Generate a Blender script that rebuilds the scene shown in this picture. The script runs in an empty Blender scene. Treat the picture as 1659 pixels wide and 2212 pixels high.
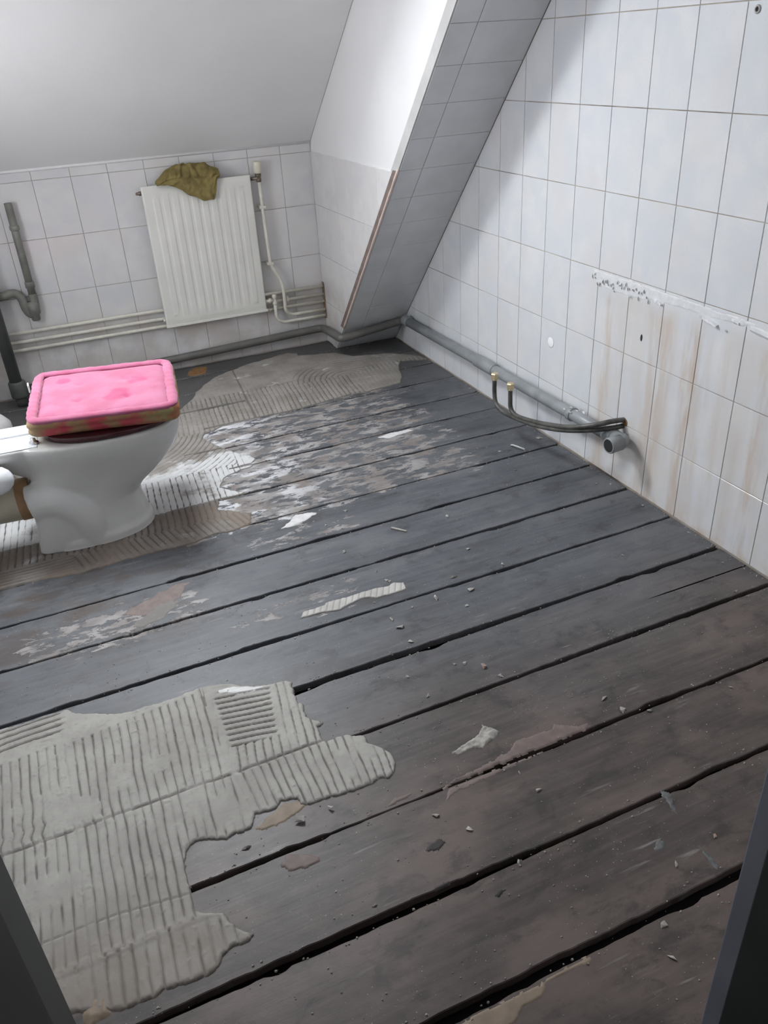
import bpy, bmesh, math, random
import numpy as np
from mathutils import Matrix, Vector, Euler

# ------------------------------------------------------------------ camera, light, exposure
S = bpy.context.scene
COL = S.collection
cam_d = bpy.data.cameras.new('camera')
cam = bpy.data.objects.new('camera', cam_d); COL.objects.link(cam)
rx, ry, rz = 1.04564, 0.05377, -0.41217
cam.matrix_world = Matrix.Translation((-2.1116, -2.7407, 1.7109)) @ Matrix.Rotation(rz, 4, 'Z') @ Matrix.Rotation(ry, 4, 'Y') @ Matrix.Rotation(rx, 4, 'X')
cam_d.sensor_fit = 'HORIZONTAL'; cam_d.sensor_width = 36.0
cam_d.lens = 1743.46 / 1659 * 36.0
cam_d.clip_start = 0.02
S.camera = cam

world = bpy.data.worlds.new('sky'); S.world = world; world.use_nodes = True
bg = world.node_tree.nodes['Background']
bg.inputs[0].default_value = (0.88, 0.94, 1.0, 1); bg.inputs[1].default_value = 1.6

# roof geometry shared by the light and the shell
TANL = 0.805                        # pitch of the left roof slope
def slope_z(y): return 1.232 + TANL * (2.307 - y)
WY0, WY1, WX0, WX1 = 1.30, 0.68, -2.14, -1.40     # roof window opening (low y edge is the upper one)
sun_d = bpy.data.lights.new('skylight_daylight', 'AREA')
sun_d.shape = 'RECTANGLE'; sun_d.size = 0.80; sun_d.size_y = 0.78
sun_d.energy = 66; sun_d.color = (0.92, 0.962, 1.0)
sun_o = bpy.data.objects.new('skylight_daylight', sun_d); COL.objects.link(sun_o)
nL = Vector((0, TANL, 1)).normalized()
cW = Vector(((WX0 + WX1) / 2, (WY0 + WY1) / 2, slope_z((WY0 + WY1) / 2)))
sun_o.location = cW + nL * 0.27
sun_o.rotation_euler = (-nL).to_track_quat('-Z', 'Y').to_euler()

# fill light behind an invented left-wall window, added to brighten the roof slope
LWY0, LWY1, LWZ0, LWZ1, XLW = 0.35, 1.25, 0.85, 1.60, -2.78
fill_d = bpy.data.lights.new('added_fill_light', 'AREA')
fill_d.shape = 'RECTANGLE'; fill_d.size = LWZ1 - LWZ0 + .1; fill_d.size_y = LWY1 - LWY0 + .1
fill_d.energy = 17.5; fill_d.color = (0.92, 0.962, 1.0)
fill_o = bpy.data.objects.new('added_fill_light', fill_d); COL.objects.link(fill_o)
fill_o.location = (XLW - .16, (LWY0 + LWY1) / 2, (LWZ0 + LWZ1) / 2); fill_o.rotation_euler = (0, -math.pi / 2, 0)

S.view_settings.view_transform = 'Standard'; S.view_settings.look = 'None'
S.view_settings.exposure = 0.64; S.view_settings.gamma = 1.0
S.view_settings.use_curve_mapping = False
rnd = random.Random(7)

# ------------------------------------------------------------------ helpers
def obj(name, me, mat=None, parent=None, smooth=False, kind=None, label=None, cat=None, group=None):
    o = bpy.data.objects.new(name, me); COL.objects.link(o)
    if mat is not None:
        me.materials.clear(); me.materials.append(mat)
    if parent is not None: o.parent = parent
    if smooth: me.polygons.foreach_set('use_smooth', [True] * len(me.polygons))
    if kind: o['kind'] = kind
    if label: o['label'] = label
    if cat: o['category'] = cat
    if group: o['group'] = group
    return o

def thing(name, loc, label, cat, group=None, rotz=0):
    o = bpy.data.objects.new(name, None); COL.objects.link(o)
    o.location = loc; o.rotation_euler = (0, 0, rotz)
    o.empty_display_size = 0.05
    o['label'] = label; o['category'] = cat
    if group: o['group'] = group
    return o

def part(name, me, mat, parent, smooth=False, label=None):
    """part whose mesh is given in world coordinates"""
    o = obj(name, me, mat, parent, smooth, label=label)
    M = Matrix.Translation(parent.location) @ parent.rotation_euler.to_matrix().to_4x4() if parent.parent is None else None
    if M is not None: me.transform(M.inverted())
    return o

def mesh(v, f):
    me = bpy.data.meshes.new('m'); me.from_pydata([tuple(p) for p in v], [], f); me.update(); return me

def from_bm(bm):
    me = bpy.data.meshes.new('m'); bmesh.ops.recalc_face_normals(bm, faces=bm.faces); bm.to_mesh(me); bm.free(); return me

def box_bm(bm, x0, x1, y0, y1, z0, z1, bev=0, M=None):
    b = bmesh.new()
    bmesh.ops.create_cube(b, size=1)
    for v in b.verts:
        v.co = Vector(((x0 + x1) / 2 + v.co.x * (x1 - x0), (y0 + y1) / 2 + v.co.y * (y1 - y0), (z0 + z1) / 2 + v.co.z * (z1 - z0)))
    if bev: bmesh.ops.bevel(b, geom=b.edges[:], offset=bev, segments=2, affect='EDGES', profile=0.6)
    if M is not None: bmesh.ops.transform(b, matrix=M, verts=b.verts)
    t = bpy.data.meshes.new('t'); b.to_mesh(t); b.free(); bm.from_mesh(t); bpy.data.meshes.remove(t)

def box(x0, x1, y0, y1, z0, z1, bev=0, M=None):
    bm = bmesh.new(); box_bm(bm, x0, x1, y0, y1, z0, z1, bev, M); return from_bm(bm)

def tube_data(pts, r, n=14, cap=True, v=None, f=None):
    """tube along pts; r a number or a list"""
    v = [] if v is None else v; f = [] if f is None else f
    pts = [Vector(p) for p in pts]; m = len(pts)
    rr = r if isinstance(r, (list, tuple)) else [r] * m
    base = len(v); up = None
    for i in range(m):
        t = (pts[min(i + 1, m - 1)] - pts[max(i - 1, 0)])
        if t.length < 1e-9: t = Vector((0, 0, 1))
        t.normalize()
        if up is None:
            a = Vector((0, 0, 1)) if abs(t.z) < 0.9 else Vector((1, 0, 0))
            up = (a - t * a.dot(t)).normalized()
        else:
            up = (up - t * up.dot(t)).normalized()
        w = t.cross(up)
        for k in range(n):
            a = 2 * math.pi * k / n
            v.append(pts[i] + (up * math.cos(a) + w * math.sin(a)) * rr[i])
    for i in range(m - 1):
        for k in range(n):
            a, b = base + i * n + k, base + i * n + (k + 1) % n
            f.append((a, b, b + n, a + n))
    if cap:
        f.append(tuple(base + k for k in range(n))[::-1]); f.append(tuple(base + (m - 1) * n + k for k in range(n)))
    return v, f

def tube(pts, r, n=14, cap=True):
    v, f = tube_data(pts, r, n, cap); return from_bm(bm_from(v, f))

def bm_from(v, f):
    bm = bmesh.new(); vs = [bm.verts.new(p) for p in v]
    for q in f:
        try: bm.faces.new([vs[i] for i in q])
        except ValueError: pass
    return bm

def fillet(pts, r, n=6):
    """round the corners of a polyline"""
    pts = [Vector(p) for p in pts]; out = [pts[0]]
    for i in range(1, len(pts) - 1):
        a, b, c = pts[i - 1], pts[i], pts[i + 1]
        d1, d2 = (a - b), (c - b)
        rr = min(r, d1.length * .49, d2.length * .49)
        p, q = b + d1.normalized() * rr, b + d2.normalized() * rr
        for k in range(n + 1):
            t = k / n; out.append(p * (1 - t) ** 2 + b * 2 * t * (1 - t) + q * t * t)
    out.append(pts[-1]); return out

def spline(pts, n=8):
    P = [Vector(p) for p in pts]; out = []
    for i in range(len(P) - 1):
        p0, p1, p2, p3 = P[max(i - 1, 0)], P[i], P[i + 1], P[min(i + 2, len(P) - 1)]
        for k in range(n):
            t = k / n
            out.append(0.5 * ((2 * p1) + (p2 - p0) * t + (2 * p0 - 5 * p1 + 4 * p2 - p3) * t * t + (3 * p1 - p0 - 3 * p2 + p3) * t ** 3))
    out.append(P[-1]); return out

def lathe(profile, loc, axis=(0, 0, 1), n=20):
    """profile: (radius, height) pairs turned about axis"""
    q = Vector(axis).normalized().to_track_quat('Z', 'Y'); v = []; f = []; m = len(profile)
    for r, h in profile:
        for k in range(n):
            a = 2 * math.pi * k / n
            v.append(q @ Vector((max(r, 1e-5) * math.cos(a), max(r, 1e-5) * math.sin(a), h)) + Vector(loc))
    for i in range(m - 1):
        for k in range(n):
            a, b = i * n + k, i * n + (k + 1) % n; f.append((a, b, b + n, a + n))
    f.append(tuple(range(n))[::-1]); f.append(tuple(range((m - 1) * n, m * n)))
    bm = bm_from(v, f); bmesh.ops.remove_doubles(bm, verts=bm.verts, dist=1e-4); return from_bm(bm)

# numpy value noise
def _hash(ix, iy, s):
    h = (ix.astype(np.int64) * 374761393 + iy.astype(np.int64) * 668265263 + s * 974634541) & 0xffffffff
    h = ((h ^ (h >> 13)) * 1274126177) & 0xffffffff
    return ((h ^ (h >> 16)) & 0xffff) / 65535.0
def vnoise(x, y, s=0):
    x = np.asarray(x, float); y = np.asarray(y, float)
    ix, iy = np.floor(x), np.floor(y); fx, fy = x - ix, y - iy
    fx = fx * fx * (3 - 2 * fx); fy = fy * fy * (3 - 2 * fy)
    a, b = _hash(ix, iy, s), _hash(ix + 1, iy, s); c, d = _hash(ix, iy + 1, s), _hash(ix + 1, iy + 1, s)
    return (a * (1 - fx) + b * fx) * (1 - fy) + (c * (1 - fx) + d * fx) * fy
def fbm(x, y, s=0, o=4):
    t = 0; a = 0.5
    for i in range(o):
        t = t + a * (vnoise(x, y, s + i) - 0.5); x = np.asarray(x) * 2.03; y = np.asarray(y) * 2.03; a *= .55
    return t

def sdf(px, py, poly):
    """signed distance to a polygon, positive inside"""
    d = np.full(px.shape, 1e9); ins = np.zeros(px.shape, bool); n = len(poly)
    for i in range(n):
        ax, ay = poly[i]; bx, by = poly[(i + 1) % n]
        ex, ey = bx - ax, by - ay; L = ex * ex + ey * ey + 1e-12
        t = np.clip(((px - ax) * ex + (py - ay) * ey) / L, 0, 1)
        d = np.minimum(d, np.hypot(px - ax - t * ex, py - ay - t * ey))
        c = ((ay > py) != (by > py)) & (px < (bx - ax) * (py - ay) / (by - ay + 1e-12) + ax)
        ins ^= c
    return np.where(ins, d, -d)

def grid_mesh(X, Y, Z, keep):
    ny, nx = X.shape
    c = keep[:-1, :-1] | keep[1:, :-1] | keep[:-1, 1:] | keep[1:, 1:]
    idx = np.arange(ny * nx).reshape(ny, nx)
    q = np.stack([idx[:-1, :-1][c], idx[:-1, 1:][c], idx[1:, 1:][c], idx[1:, :-1][c]], 1)
    used = np.unique(q); mp = np.full(ny * nx, -1); mp[used] = np.arange(len(used)); q = mp[q]
    co = np.stack([X.ravel()[used], Y.ravel()[used], Z.ravel()[used]], 1)
    me = bpy.data.meshes.new('m'); me.vertices.add(len(co)); me.vertices.foreach_set('co', co.ravel())
    me.loops.add(q.size); me.loops.foreach_set('vertex_index', q.ravel().astype(np.int32))
    me.polygons.add(len(q)); me.polygons.foreach_set('loop_start', np.arange(0, q.size, 4, dtype=np.int32))
    me.polygons.foreach_set('use_smooth', np.ones(len(q), bool))
    me.update(calc_edges=True); me.validate(); return me

def patch(poly, cell, height, edge=0.006, efreq=45, seed=0, cut=None):
    """relief of a smear on the floor: polygon outline broken up by noise, height(x, y, d) above the boards"""
    p = np.array(poly); x0, y0 = p.min(0) - .03; x1, y1 = p.max(0) + .03
    X, Y = np.meshgrid(np.arange(x0, x1, cell), np.arange(y0, y1, cell))
    d = sdf(X, Y, poly) + edge * 2.6 * fbm(X * efreq, Y * efreq, seed)
    if cut is not None: d = np.minimum(d, cut(X, Y))
    Z = np.where(d > 0, height(X, Y, np.maximum(d, 0)), -0.002)
    return grid_mesh(X, Y, Z, d > 0)

# ------------------------------------------------------------------ materials
class MB:
    def __init__(s, name):
        s.m = bpy.data.materials.new(name); s.m.use_nodes = True; s.t = s.m.node_tree; s.n = s.t.nodes; s.l = s.t.links
        s.b = s.n['Principled BSDF']; s.out = s.n['Material Output']
    def put(s, a, sock):
        if isinstance(a, (int, float)): sock.default_value = a
        elif isinstance(a, (tuple, list)): sock.default_value = tuple(a) + ((1,) if len(a) == 3 and sock.type == 'RGBA' else ())
        else: s.l.new(a, sock)
    def math(s, op, a, b=0.0, c=0.0, clamp=False):
        n = s.n.new('ShaderNodeMath'); n.operation = op; n.use_clamp = clamp
        s.put(a, n.inputs[0]); s.put(b, n.inputs[1]); s.put(c, n.inputs[2]); return n.outputs[0]
    def mix(s, f, a, b, mode='MIX'):
        n = s.n.new('ShaderNodeMix'); n.data_type = 'RGBA'; n.blend_type = mode
        s.put(f, n.inputs[0]); s.put(a, n.inputs[6]); s.put(b, n.inputs[7]); return n.outputs[2]
    def pos(s):
        g = s.n.new('ShaderNodeNewGeometry'); return g.outputs['Position']
    def rand(s): return s.n.new('ShaderNodeObjectInfo').outputs['Random']
    def sep(s, v):
        n = s.n.new('ShaderNodeSeparateXYZ'); s.l.new(v, n.inputs[0]); return n.outputs
    def comb(s, x, y, z):
        n = s.n.new('ShaderNodeCombineXYZ'); s.put(x, n.inputs[0]); s.put(y, n.inputs[1]); s.put(z, n.inputs[2]); return n.outputs[0]
    def vmul(s, v, k):
        n = s.n.new('ShaderNodeVectorMath'); n.operation = 'MULTIPLY'; s.l.new(v, n.inputs[0]); n.inputs[1].default_value = k; return n.outputs[0]
    def vadd(s, v, w):
        n = s.n.new('ShaderNodeVectorMath'); n.operation = 'ADD'; s.l.new(v, n.inputs[0]); s.put(w, n.inputs[1]); return n.outputs[0]
    def noise(s, v, scale, detail=4, rough=.55, dist=0):
        n = s.n.new('ShaderNodeTexNoise'); s.l.new(v, n.inputs['Vector']); n.inputs['Scale'].default_value = scale
        n.inputs['Detail'].default_value = detail; n.inputs['Roughness'].default_value = rough; n.inputs['Distortion'].default_value = dist
        return n.outputs['Fac']
    def ramp(s, v, a, b, smooth=True):
        n = s.n.new('ShaderNodeMapRange'); n.interpolation_type = 'SMOOTHSTEP' if smooth else 'LINEAR'
        s.put(v, n.inputs[0]); n.inputs[1].default_value = a; n.inputs[2].default_value = b; return n.outputs[0]
    def bump(s, h, strength=.3, dist=.002):
        n = s.n.new('ShaderNodeBump'); n.inputs['Strength'].default_value = strength; n.inputs['Distance'].default_value = dist
        s.l.new(h, n.inputs['Height']); s.l.new(n.outputs[0], s.b.inputs['Normal'])
    def set(s, col=None, rough=None, metal=None, spec=None):
        if col is not None: s.put(col, s.b.inputs['Base Color'])
        if rough is not None: s.put(rough, s.b.inputs['Roughness'])
        if metal is not None: s.put(metal, s.b.inputs['Metallic'])
        if spec is not None: s.put(spec, s.b.inputs['Specular IOR Level'])
        return s.m

def plain(name, col, rough=.5, var=.12, scale=25, metal=0, bump=0, spec=.5):
    b = MB(name); p = b.pos(); n = b.noise(p, scale, 4)
    dark = tuple(c * (1 - var) for c in col); lite = tuple(min(1, c * (1 + var)) for c in col)
    b.set(b.mix(b.ramp(n, .3, .7), dark, lite), rough, metal, spec)
    if bump: b.bump(b.noise(p, scale * 3, 3), bump, .003)
    return b.m

def tile_mat(name, stains=False, tint=(1, 1, 1), grime=False):
    b = MB(name); p = b.pos(); r = b.rand()
    off = b.comb(b.math('MULTIPLY', r, 37.0), b.math('MULTIPLY', r, 91.0), b.math('MULTIPLY', r, 13.0))
    q = b.vadd(p, off)
    n1 = b.noise(q, 7, 3, .5, .4); n2 = b.noise(q, 3.2, 2, .5, .3)
    t = lambda c: tuple(a * k for a, k in zip(c, tint))
    c = b.mix(b.ramp(n1, .35, .68), t((.685, .70, .73)), t((.745, .745, .75)))
    c = b.mix(b.ramp(n2, .5, .72), c, t((.715, .70, .70)))
    c = b.mix(b.ramp(b.noise(p, 120, 2), .55, .85), c, t((.67, .67, .69)))
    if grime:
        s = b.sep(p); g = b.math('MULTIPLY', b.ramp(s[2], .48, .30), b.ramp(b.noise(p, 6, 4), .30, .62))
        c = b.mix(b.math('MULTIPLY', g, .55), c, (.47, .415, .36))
    if stains:
        s = b.sep(p); y, z = s[1], s[2]
        tot = None
        wob = b.math('MULTIPLY', b.math('SUBTRACT', b.noise(b.vmul(p, (1, 8, 1.2)), 2.5, 3), .5), .09)
        yy = b.math('ADD', y, wob)
        for yc, w, zt, k in ((-.085, .030, .80, .9), (-.19, .022, .60, .35), (-.36, .035, .80, .6), (-.43, .040, .80, 1.0), (-.575, .035, .80, 1.15), (-.64, .03, .78, .5), (-.74, .03, .8, .4), (-.93, .03, .82, .9), (-.84, .025, .5, .4)):
            g = b.math('SUBTRACT', yy, yc); g = b.math('DIVIDE', g, w); g = b.math('MULTIPLY', g, g)
            g = b.math('POWER', 2.718, b.math('MULTIPLY', g, -1.0))
            fade = b.ramp(z, zt + .02, zt - .06)
            g = b.math('MULTIPLY', b.math('MULTIPLY', g, fade), k)
            tot = g if tot is None else b.math('ADD', tot, g)
        brk = b.ramp(b.noise(b.vmul(p, (1, 14, 2.0)), 2.2, 4), .28, .62)
        tot = b.math('MULTIPLY', tot, brk)
        # rust wash around the drain elbow, grime low down
        ey = b.math('DIVIDE', b.math('ADD', y, .13), .13); ez = b.math('DIVIDE', b.math('SUBTRACT', z, .165), .06)
        e = b.math('POWER', 2.718, b.math('MULTIPLY', b.math('ADD', b.math('MULTIPLY', ey, ey), b.math('MULTIPLY', ez, ez)), -1.0))
        e = b.math('MULTIPLY', e, b.ramp(b.noise(p, 9, 4), .35, .6))
        tot = b.math('ADD', tot, b.math('MULTIPLY', e, .8))
        low = b.math('MULTIPLY', b.ramp(z, .05, .0), b.ramp(b.noise(p, 14, 4), .40, .68))
        low = b.math('MULTIPLY', low, b.ramp(y, 1.4, -.6))
        tot = b.math('ADD', tot, b.math('MULTIPLY', low, .9))
        # overall yellowing below the old basin splash line
        yel = b.math('MULTIPLY', b.ramp(z, .84, .78), b.ramp(y, .05, -.10))
        yel = b.math('MULTIPLY', yel, b.ramp(b.noise(b.vmul(p, (1, 4, 1)), 2.0, 3), .35, .62))
        c = b.mix(b.math('MULTIPLY', yel, .35), c, (.62, .555, .49))
        c = b.mix(b.math('MULTIPLY', tot, .46, clamp=True), c, (.50, .335, .21))
    b.set(c, b.math('ADD', b.math('MULTIPLY', n1, .08), .10), 0, .5)
    b.bump(b.noise(q, 11, 2), .10, .004)
    return b.m

def grout_mat(name, c1, c2, dark=None):
    b = MB(name); p = b.pos()
    c = b.mix(b.ramp(b.noise(p, 5, 4), .35, .65), c1, c2)
    if dark: c = b.mix(b.ramp(b.noise(p, 2.3, 3), .52, .66), c, dark)
    b.set(c, .85); return b.m

def wood_mat():
    b = MB('old_boards'); p = b.pos(); r = b.rand(); s = b.sep(p)
    off = b.comb(b.math('MULTIPLY', r, 53.0), b.math('MULTIPLY', r, 17.0), b.math('MULTIPLY', r, 5.0))
    q = b.vadd(p, off)
    g1 = b.noise(b.vmul(q, (2.2, 55, 8)), 1.0, 6, .62, .25)          # grain along the board
    g2 = b.noise(b.vmul(q, (5, 190, 8)), 1.0, 4, .6, .1)             # fine fibres
    cl = b.noise(b.vmul(q, (1.5, 4.5, 1)), 1.6, 4, .55, .3)          # cloudy wear
    base = b.mix(b.ramp(g1, .30, .70), (.070, .075, .083), (.104, .110, .121))
    base = b.mix(b.math('MULTIPLY', b.ramp(g2, .52, .76), .35), base, (.155, .155, .16))
    base = b.mix(b.math('MULTIPLY', b.ramp(cl, .45, .70), .6), base, (.150, .153, .162))
    base = b.mix(b.math('MULTIPLY', b.ramp(cl, .42, .25), .6), base, (.045, .044, .046))
    mo = b.noise(b.vmul(q, (1, 1.5, 1)), 9, 8, .68, .3)
    base = b.mix(b.math('MULTIPLY', b.ramp(mo, .52, .68), .55), base, (.135, .137, .145))
    base = b.mix(b.math('MULTIPLY', b.ramp(mo, .47, .33), .6), base, (.040, .040, .043))
    # browner varnished boards toward the door, reddish glue veil in clouds
    br = b.ramp(b.math('ADD', s[1], b.math('MULTIPLY', b.math('SUBTRACT', b.noise(p, 1.3, 3), .5), .9)), -.60, -1.45)
    brown = b.mix(b.ramp(g1, .3, .7), (.047, .036, .030), (.084, .065, .055))
    brown = b.mix(b.math('MULTIPLY', b.ramp(b.noise(b.vmul(q, (1, 2.2, 1)), 2.6, 5, .6), .44, .66), .85), brown, (.135, .098, .086))
    brown = b.mix(b.math('MULTIPLY', b.ramp(mo, .50, .34), .7), brown, (.030, .024, .021))
    brown = b.mix(b.math('MULTIPLY', b.ramp(mo, .55, .70), .4), brown, (.125, .105, .095))
    base = b.mix(b.math('MULTIPLY', br, .95), base, brown)
    # brown blotches near the pan, darker grey-brown toward the back wall
    d1 = b.math('MULTIPLY', b.ramp(s[0], -1.45, -2.2), b.ramp(s[1], -.9, -.1))
    dn = b.ramp(b.noise(b.vmul(p, (1.6, 4, 1)), 2.4, 4, .6), .46, .66)
    base = b.mix(b.math('MULTIPLY', b.math('MULTIPLY', d1, dn), .85), base, (.075, .055, .046))
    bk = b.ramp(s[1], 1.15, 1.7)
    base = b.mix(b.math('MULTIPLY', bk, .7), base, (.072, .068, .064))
    # short pale scuffs
    sc = b.noise(b.vmul(q, (6, 60, 1)), 1.2, 3, .5, .2)
    sc2 = b.ramp(b.noise(p, 3.1, 2), .5, .68)
    base = b.mix(b.math('MULTIPLY', b.math('MULTIPLY', b.ramp(sc, .60, .72), sc2), .6), base, (.27, .255, .245))
    # thin glue residue torn off the boards: zones in the middle and around the pan
    zx = b.math('MULTIPLY', b.ramp(s[0], -2.1, -1.75), b.ramp(s[0], -.02, -.55))
    zy = b.math('MULTIPLY', b.ramp(s[1], .02, .22), b.ramp(s[1], 1.5, 1.25))
    z1 = b.math('MULTIPLY', zx, zy)
    ex = b.math('DIVIDE', b.math('ADD', s[0], 2.15), .42); ey = b.math('DIVIDE', b.math('ADD', s[1], .27), .17)
    z2 = b.math('MULTIPLY', b.ramp(b.math('ADD', b.math('MULTIPLY', ex, ex), b.math('MULTIPLY', ey, ey)), 1.3, .3), .84)
    ex = b.math('DIVIDE', b.math('ADD', s[0], 1.5), .42); ey = b.math('DIVIDE', b.math('ADD', s[1], .46), .13)
    z3 = b.math('MULTIPLY', b.ramp(b.math('ADD', b.math('MULTIPLY', ex, ex), b.math('MULTIPLY', ey, ey)), 1.2, .3), .72)
    ex = b.math('DIVIDE', b.math('ADD', s[0], 1.35), .35); ey = b.math('DIVIDE', b.math('SUBTRACT', s[1], -.0), .12)
    z4 = b.math('MULTIPLY', b.ramp(b.math('ADD', b.math('MULTIPLY', ex, ex), b.math('MULTIPLY', ey, ey)), 1.2, .3), .75)
    zone = b.math('MAXIMUM', b.math('MAXIMUM', z1, z2), b.math('MAXIMUM', z3, z4))
    rn = b.noise(b.vmul(p, (4.6, 11, 1)), 2.0, 10, .72, .2)
    rn = b.math('ADD', rn, b.math('MULTIPLY', b.math('SUBTRACT', zone, 1.0), .30))
    xw = b.math('MULTIPLY', b.ramp(s[0], -.9, -1.5), .045)            # denser toward the pan
    rn = b.math('ADD', rn, xw)
    m = b.ramp(rn, .492, .518)
    rc = b.mix(b.ramp(b.noise(b.vmul(p, (3, 5, 1)), 2.0, 4), .4, .62), (.205, .180, .166), (.320, .300, .290))
    wh = b.math('MULTIPLY', b.math('MULTIPLY', b.ramp(b.noise(b.vmul(p, (3, 7, 1)), 1.7, 4), .48, .58), b.ramp(s[0], -.95, -1.45)), b.ramp(s[1], -.05, .2))
    rc = b.mix(wh, rc, (.60, .60, .62))
    base = b.mix(b.math('MULTIPLY', m, b.ramp(b.noise(p, 8, 3), .10, .55)), base, rc)
    # scattered crumbs of grout as specks
    sp = b.ramp(b.noise(p, 210, 1, .4), .735, .775)
    base = b.mix(b.math('MULTIPLY', sp, b.ramp(b.noise(p, 5, 2), .42, .6)), base, (.42, .40, .38))
    rg = b.math('ADD', b.math('MULTIPLY', cl, .22), .36)
    b.set(base, b.mix(m, b.comb(rg, rg, rg), (.55, .55, .55)), 0, .5)
    h = b.math('ADD', b.math('ADD', b.math('MULTIPLY', g1, .30), b.math('MULTIPLY', mo, .45)), b.math('ADD', b.math('MULTIPLY', g2, .15), b.math('MULTIPLY', m, .9)))
    b.bump(h, .45, .0022)
    return b.m

def mortar_mat(name, c1, c2, white=0):
    b = MB(name); p = b.pos(); s = b.sep(p)
    n = b.noise(p, 6, 5, .6)
    c = b.mix(b.ramp(n, .35, .65), c1, c2)
    # dirt lies in the furrows (a deposit in the hollows of the relief)
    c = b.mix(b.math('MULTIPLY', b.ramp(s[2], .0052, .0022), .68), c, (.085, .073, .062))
    c = b.mix(b.math('MULTIPLY', b.ramp(b.noise(p, 55, 4, .7), .50, .72), .35), c, tuple(k * .72 for k in c1))
    if not white:
        dn = b.math('MULTIPLY', b.ramp(s[1], -1.25, -1.62), b.ramp(b.noise(p, 3.5, 4), .25, .6))
        c = b.mix(b.math('MULTIPLY', dn, .75), c, (.215, .178, .150))
    if white:
        wn = b.noise(b.vmul(p, (2.6, 3.4, 1)), 2.2, 5, .6)
        zone = b.math('MULTIPLY', b.ramp(s[0], -1.2, -1.4), b.math('MULTIPLY', b.ramp(s[1], .452, .470), b.ramp(s[1], 1.05, .75)))
        wn = b.math('ADD', wn, b.math('MULTIPLY', b.math('SUBTRACT', zone, 1), .3))
        c = b.mix(b.math('MULTIPLY', b.ramp(wn, .31, .46), b.ramp(s[2], .0018, .0040)), c, (.56, .56, .56))
        brn = b.math('MULTIPLY', b.ramp(s[1], .46, .40), b.ramp(b.noise(p, 4, 3), .38, .6))
        c = b.mix(b.math('MULTIPLY', brn, .6), c, (.20, .15, .115))
    b.set(c, .75, 0, .35)
    b.bump(b.noise(p, 160, 4, .65), .35, .0015)
    return b.m

M = {}
M['tile'] = tile_mat('white_glazed_tile', tint=(1.0, .972, .945), grime=True)
M['tile_stain'] = tile_mat('stained_glazed_tile', True)
M['grout'] = grout_mat('grey_beige_grout', (.40, .36, .31), (.52, .48, .43))
M['grout_right'] = grout_mat('dirty_grout', (.36, .29, .23), (.50, .45, .39), (.14, .10, .08))
M['grout_pale'] = grout_mat('pale_grout', (.46, .45, .44), (.56, .55, .54))
M['plaster'] = plain('white_painted_plaster', (.80, .79, .79), .55, .02, 2.5, bump=.04)
M['slope_paint'] = plain('grey_white_painted_board', (.80, .793, .785), .5, .025, 2, bump=.03)
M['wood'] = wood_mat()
M['under'] = plain('dark_subfloor', (.012, .010, .009), .95, .3, 12)
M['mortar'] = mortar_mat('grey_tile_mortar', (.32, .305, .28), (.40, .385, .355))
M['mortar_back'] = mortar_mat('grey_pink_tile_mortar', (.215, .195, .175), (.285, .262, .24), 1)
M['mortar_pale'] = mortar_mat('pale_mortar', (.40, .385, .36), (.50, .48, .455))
M['stain_pink'] = plain('pinkish_glue', (.165, .125, .112), .6, .15, 30)
M['stain_beige'] = plain('beige_glue', (.23, .175, .125), .6, .12, 30)
M['stain_white'] = plain('white_paint', (.62, .61, .60), .5, .08, 40)
M['stain_grey'] = plain('faint_grey_scuff', (.105, .107, .107), .6, .3, 90)
M['stain_orange'] = plain('orange_brown_rust', (.24, .125, .05), .7, .2, 30)
M['stain_dark'] = plain('dark_damp_spot', (.022, .017, .014), .6, .2, 30)
M['crumb'] = plain('grey_mortar_crumb', (.36, .34, .31), .85, .2, 60)
M['crumb_red'] = plain('pinkish_mortar_crumb', (.30, .22, .18), .85, .2, 60)
M['pvc'] = plain('grey_plastic_pipe', (.135, .13, .12), .42, .12, 9)
M['pvc_blue'] = plain('grey_blue_plastic_pipe', (.27, .285, .295), .38, .12, 9)
M['pvc_old'] = plain('grubby_grey_plastic', (.20, .20, .175), .5, .2, 12)
M['pvc_dark'] = plain('dark_green_grey_pipe', (.085, .09, .085), .5, .25, 8)
M['pipe_in'] = plain('dark_pipe_bore', (.02, .02, .02), .8, .2, 20)
M['cream'] = plain('cream_radiator_enamel', (.78, .765, .71), .35, .03, 8)
M['cream_pipe'] = plain('cream_painted_pipe', (.72, .69, .60), .4, .08, 18)
M['valve_ivory'] = plain('ivory_valve_head', (.72, .67, .55), .4, .06, 20)
M['metal_dull'] = plain('dull_brown_metal', (.20, .16, .13), .45, .3, 40, metal=.6)
M['chrome'] = plain('chrome', (.75, .75, .76), .15, .05, 30, metal=1)
M['copper'] = plain('tarnished_copper', (.085, .082, .074), .45, .40, 22, metal=.1)
M['brass'] = plain('pale_brass', (.80, .66, .42), .28, .12, 40, metal=.9)
M['ceramic'] = plain('white_sanitary_ware', (.63, .63, .61), .12, .02, 6)
def deck_mat():
    b = MB('fly_specked_white'); p = b.pos()
    c = b.mix(b.ramp(b.noise(b.vmul(p, (1, 1.6, 1)), 95, 2, .5), .70, .735), (.80, .83, .87), (.16, .14, .12)); b.set(c, .12); return b.m
M['deck'] = deck_mat()
M['maroon'] = plain('dark_maroon_seat', (.055, .012, .016), .22, .2, 12)
M['beige_plastic'] = plain('beige_plastic', (.50, .46, .36), .4, .08, 10)
M['brown_band'] = plain('brown_rubber_band', (.34, .20, .10), .5, .12, 20)
M['white_plastic'] = plain('white_plastic', (.80, .82, .84), .3, .03, 10)
M['grey_plastic'] = plain('pale_grey_plastic', (.38, .37, .37), .45, .05, 10)
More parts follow.
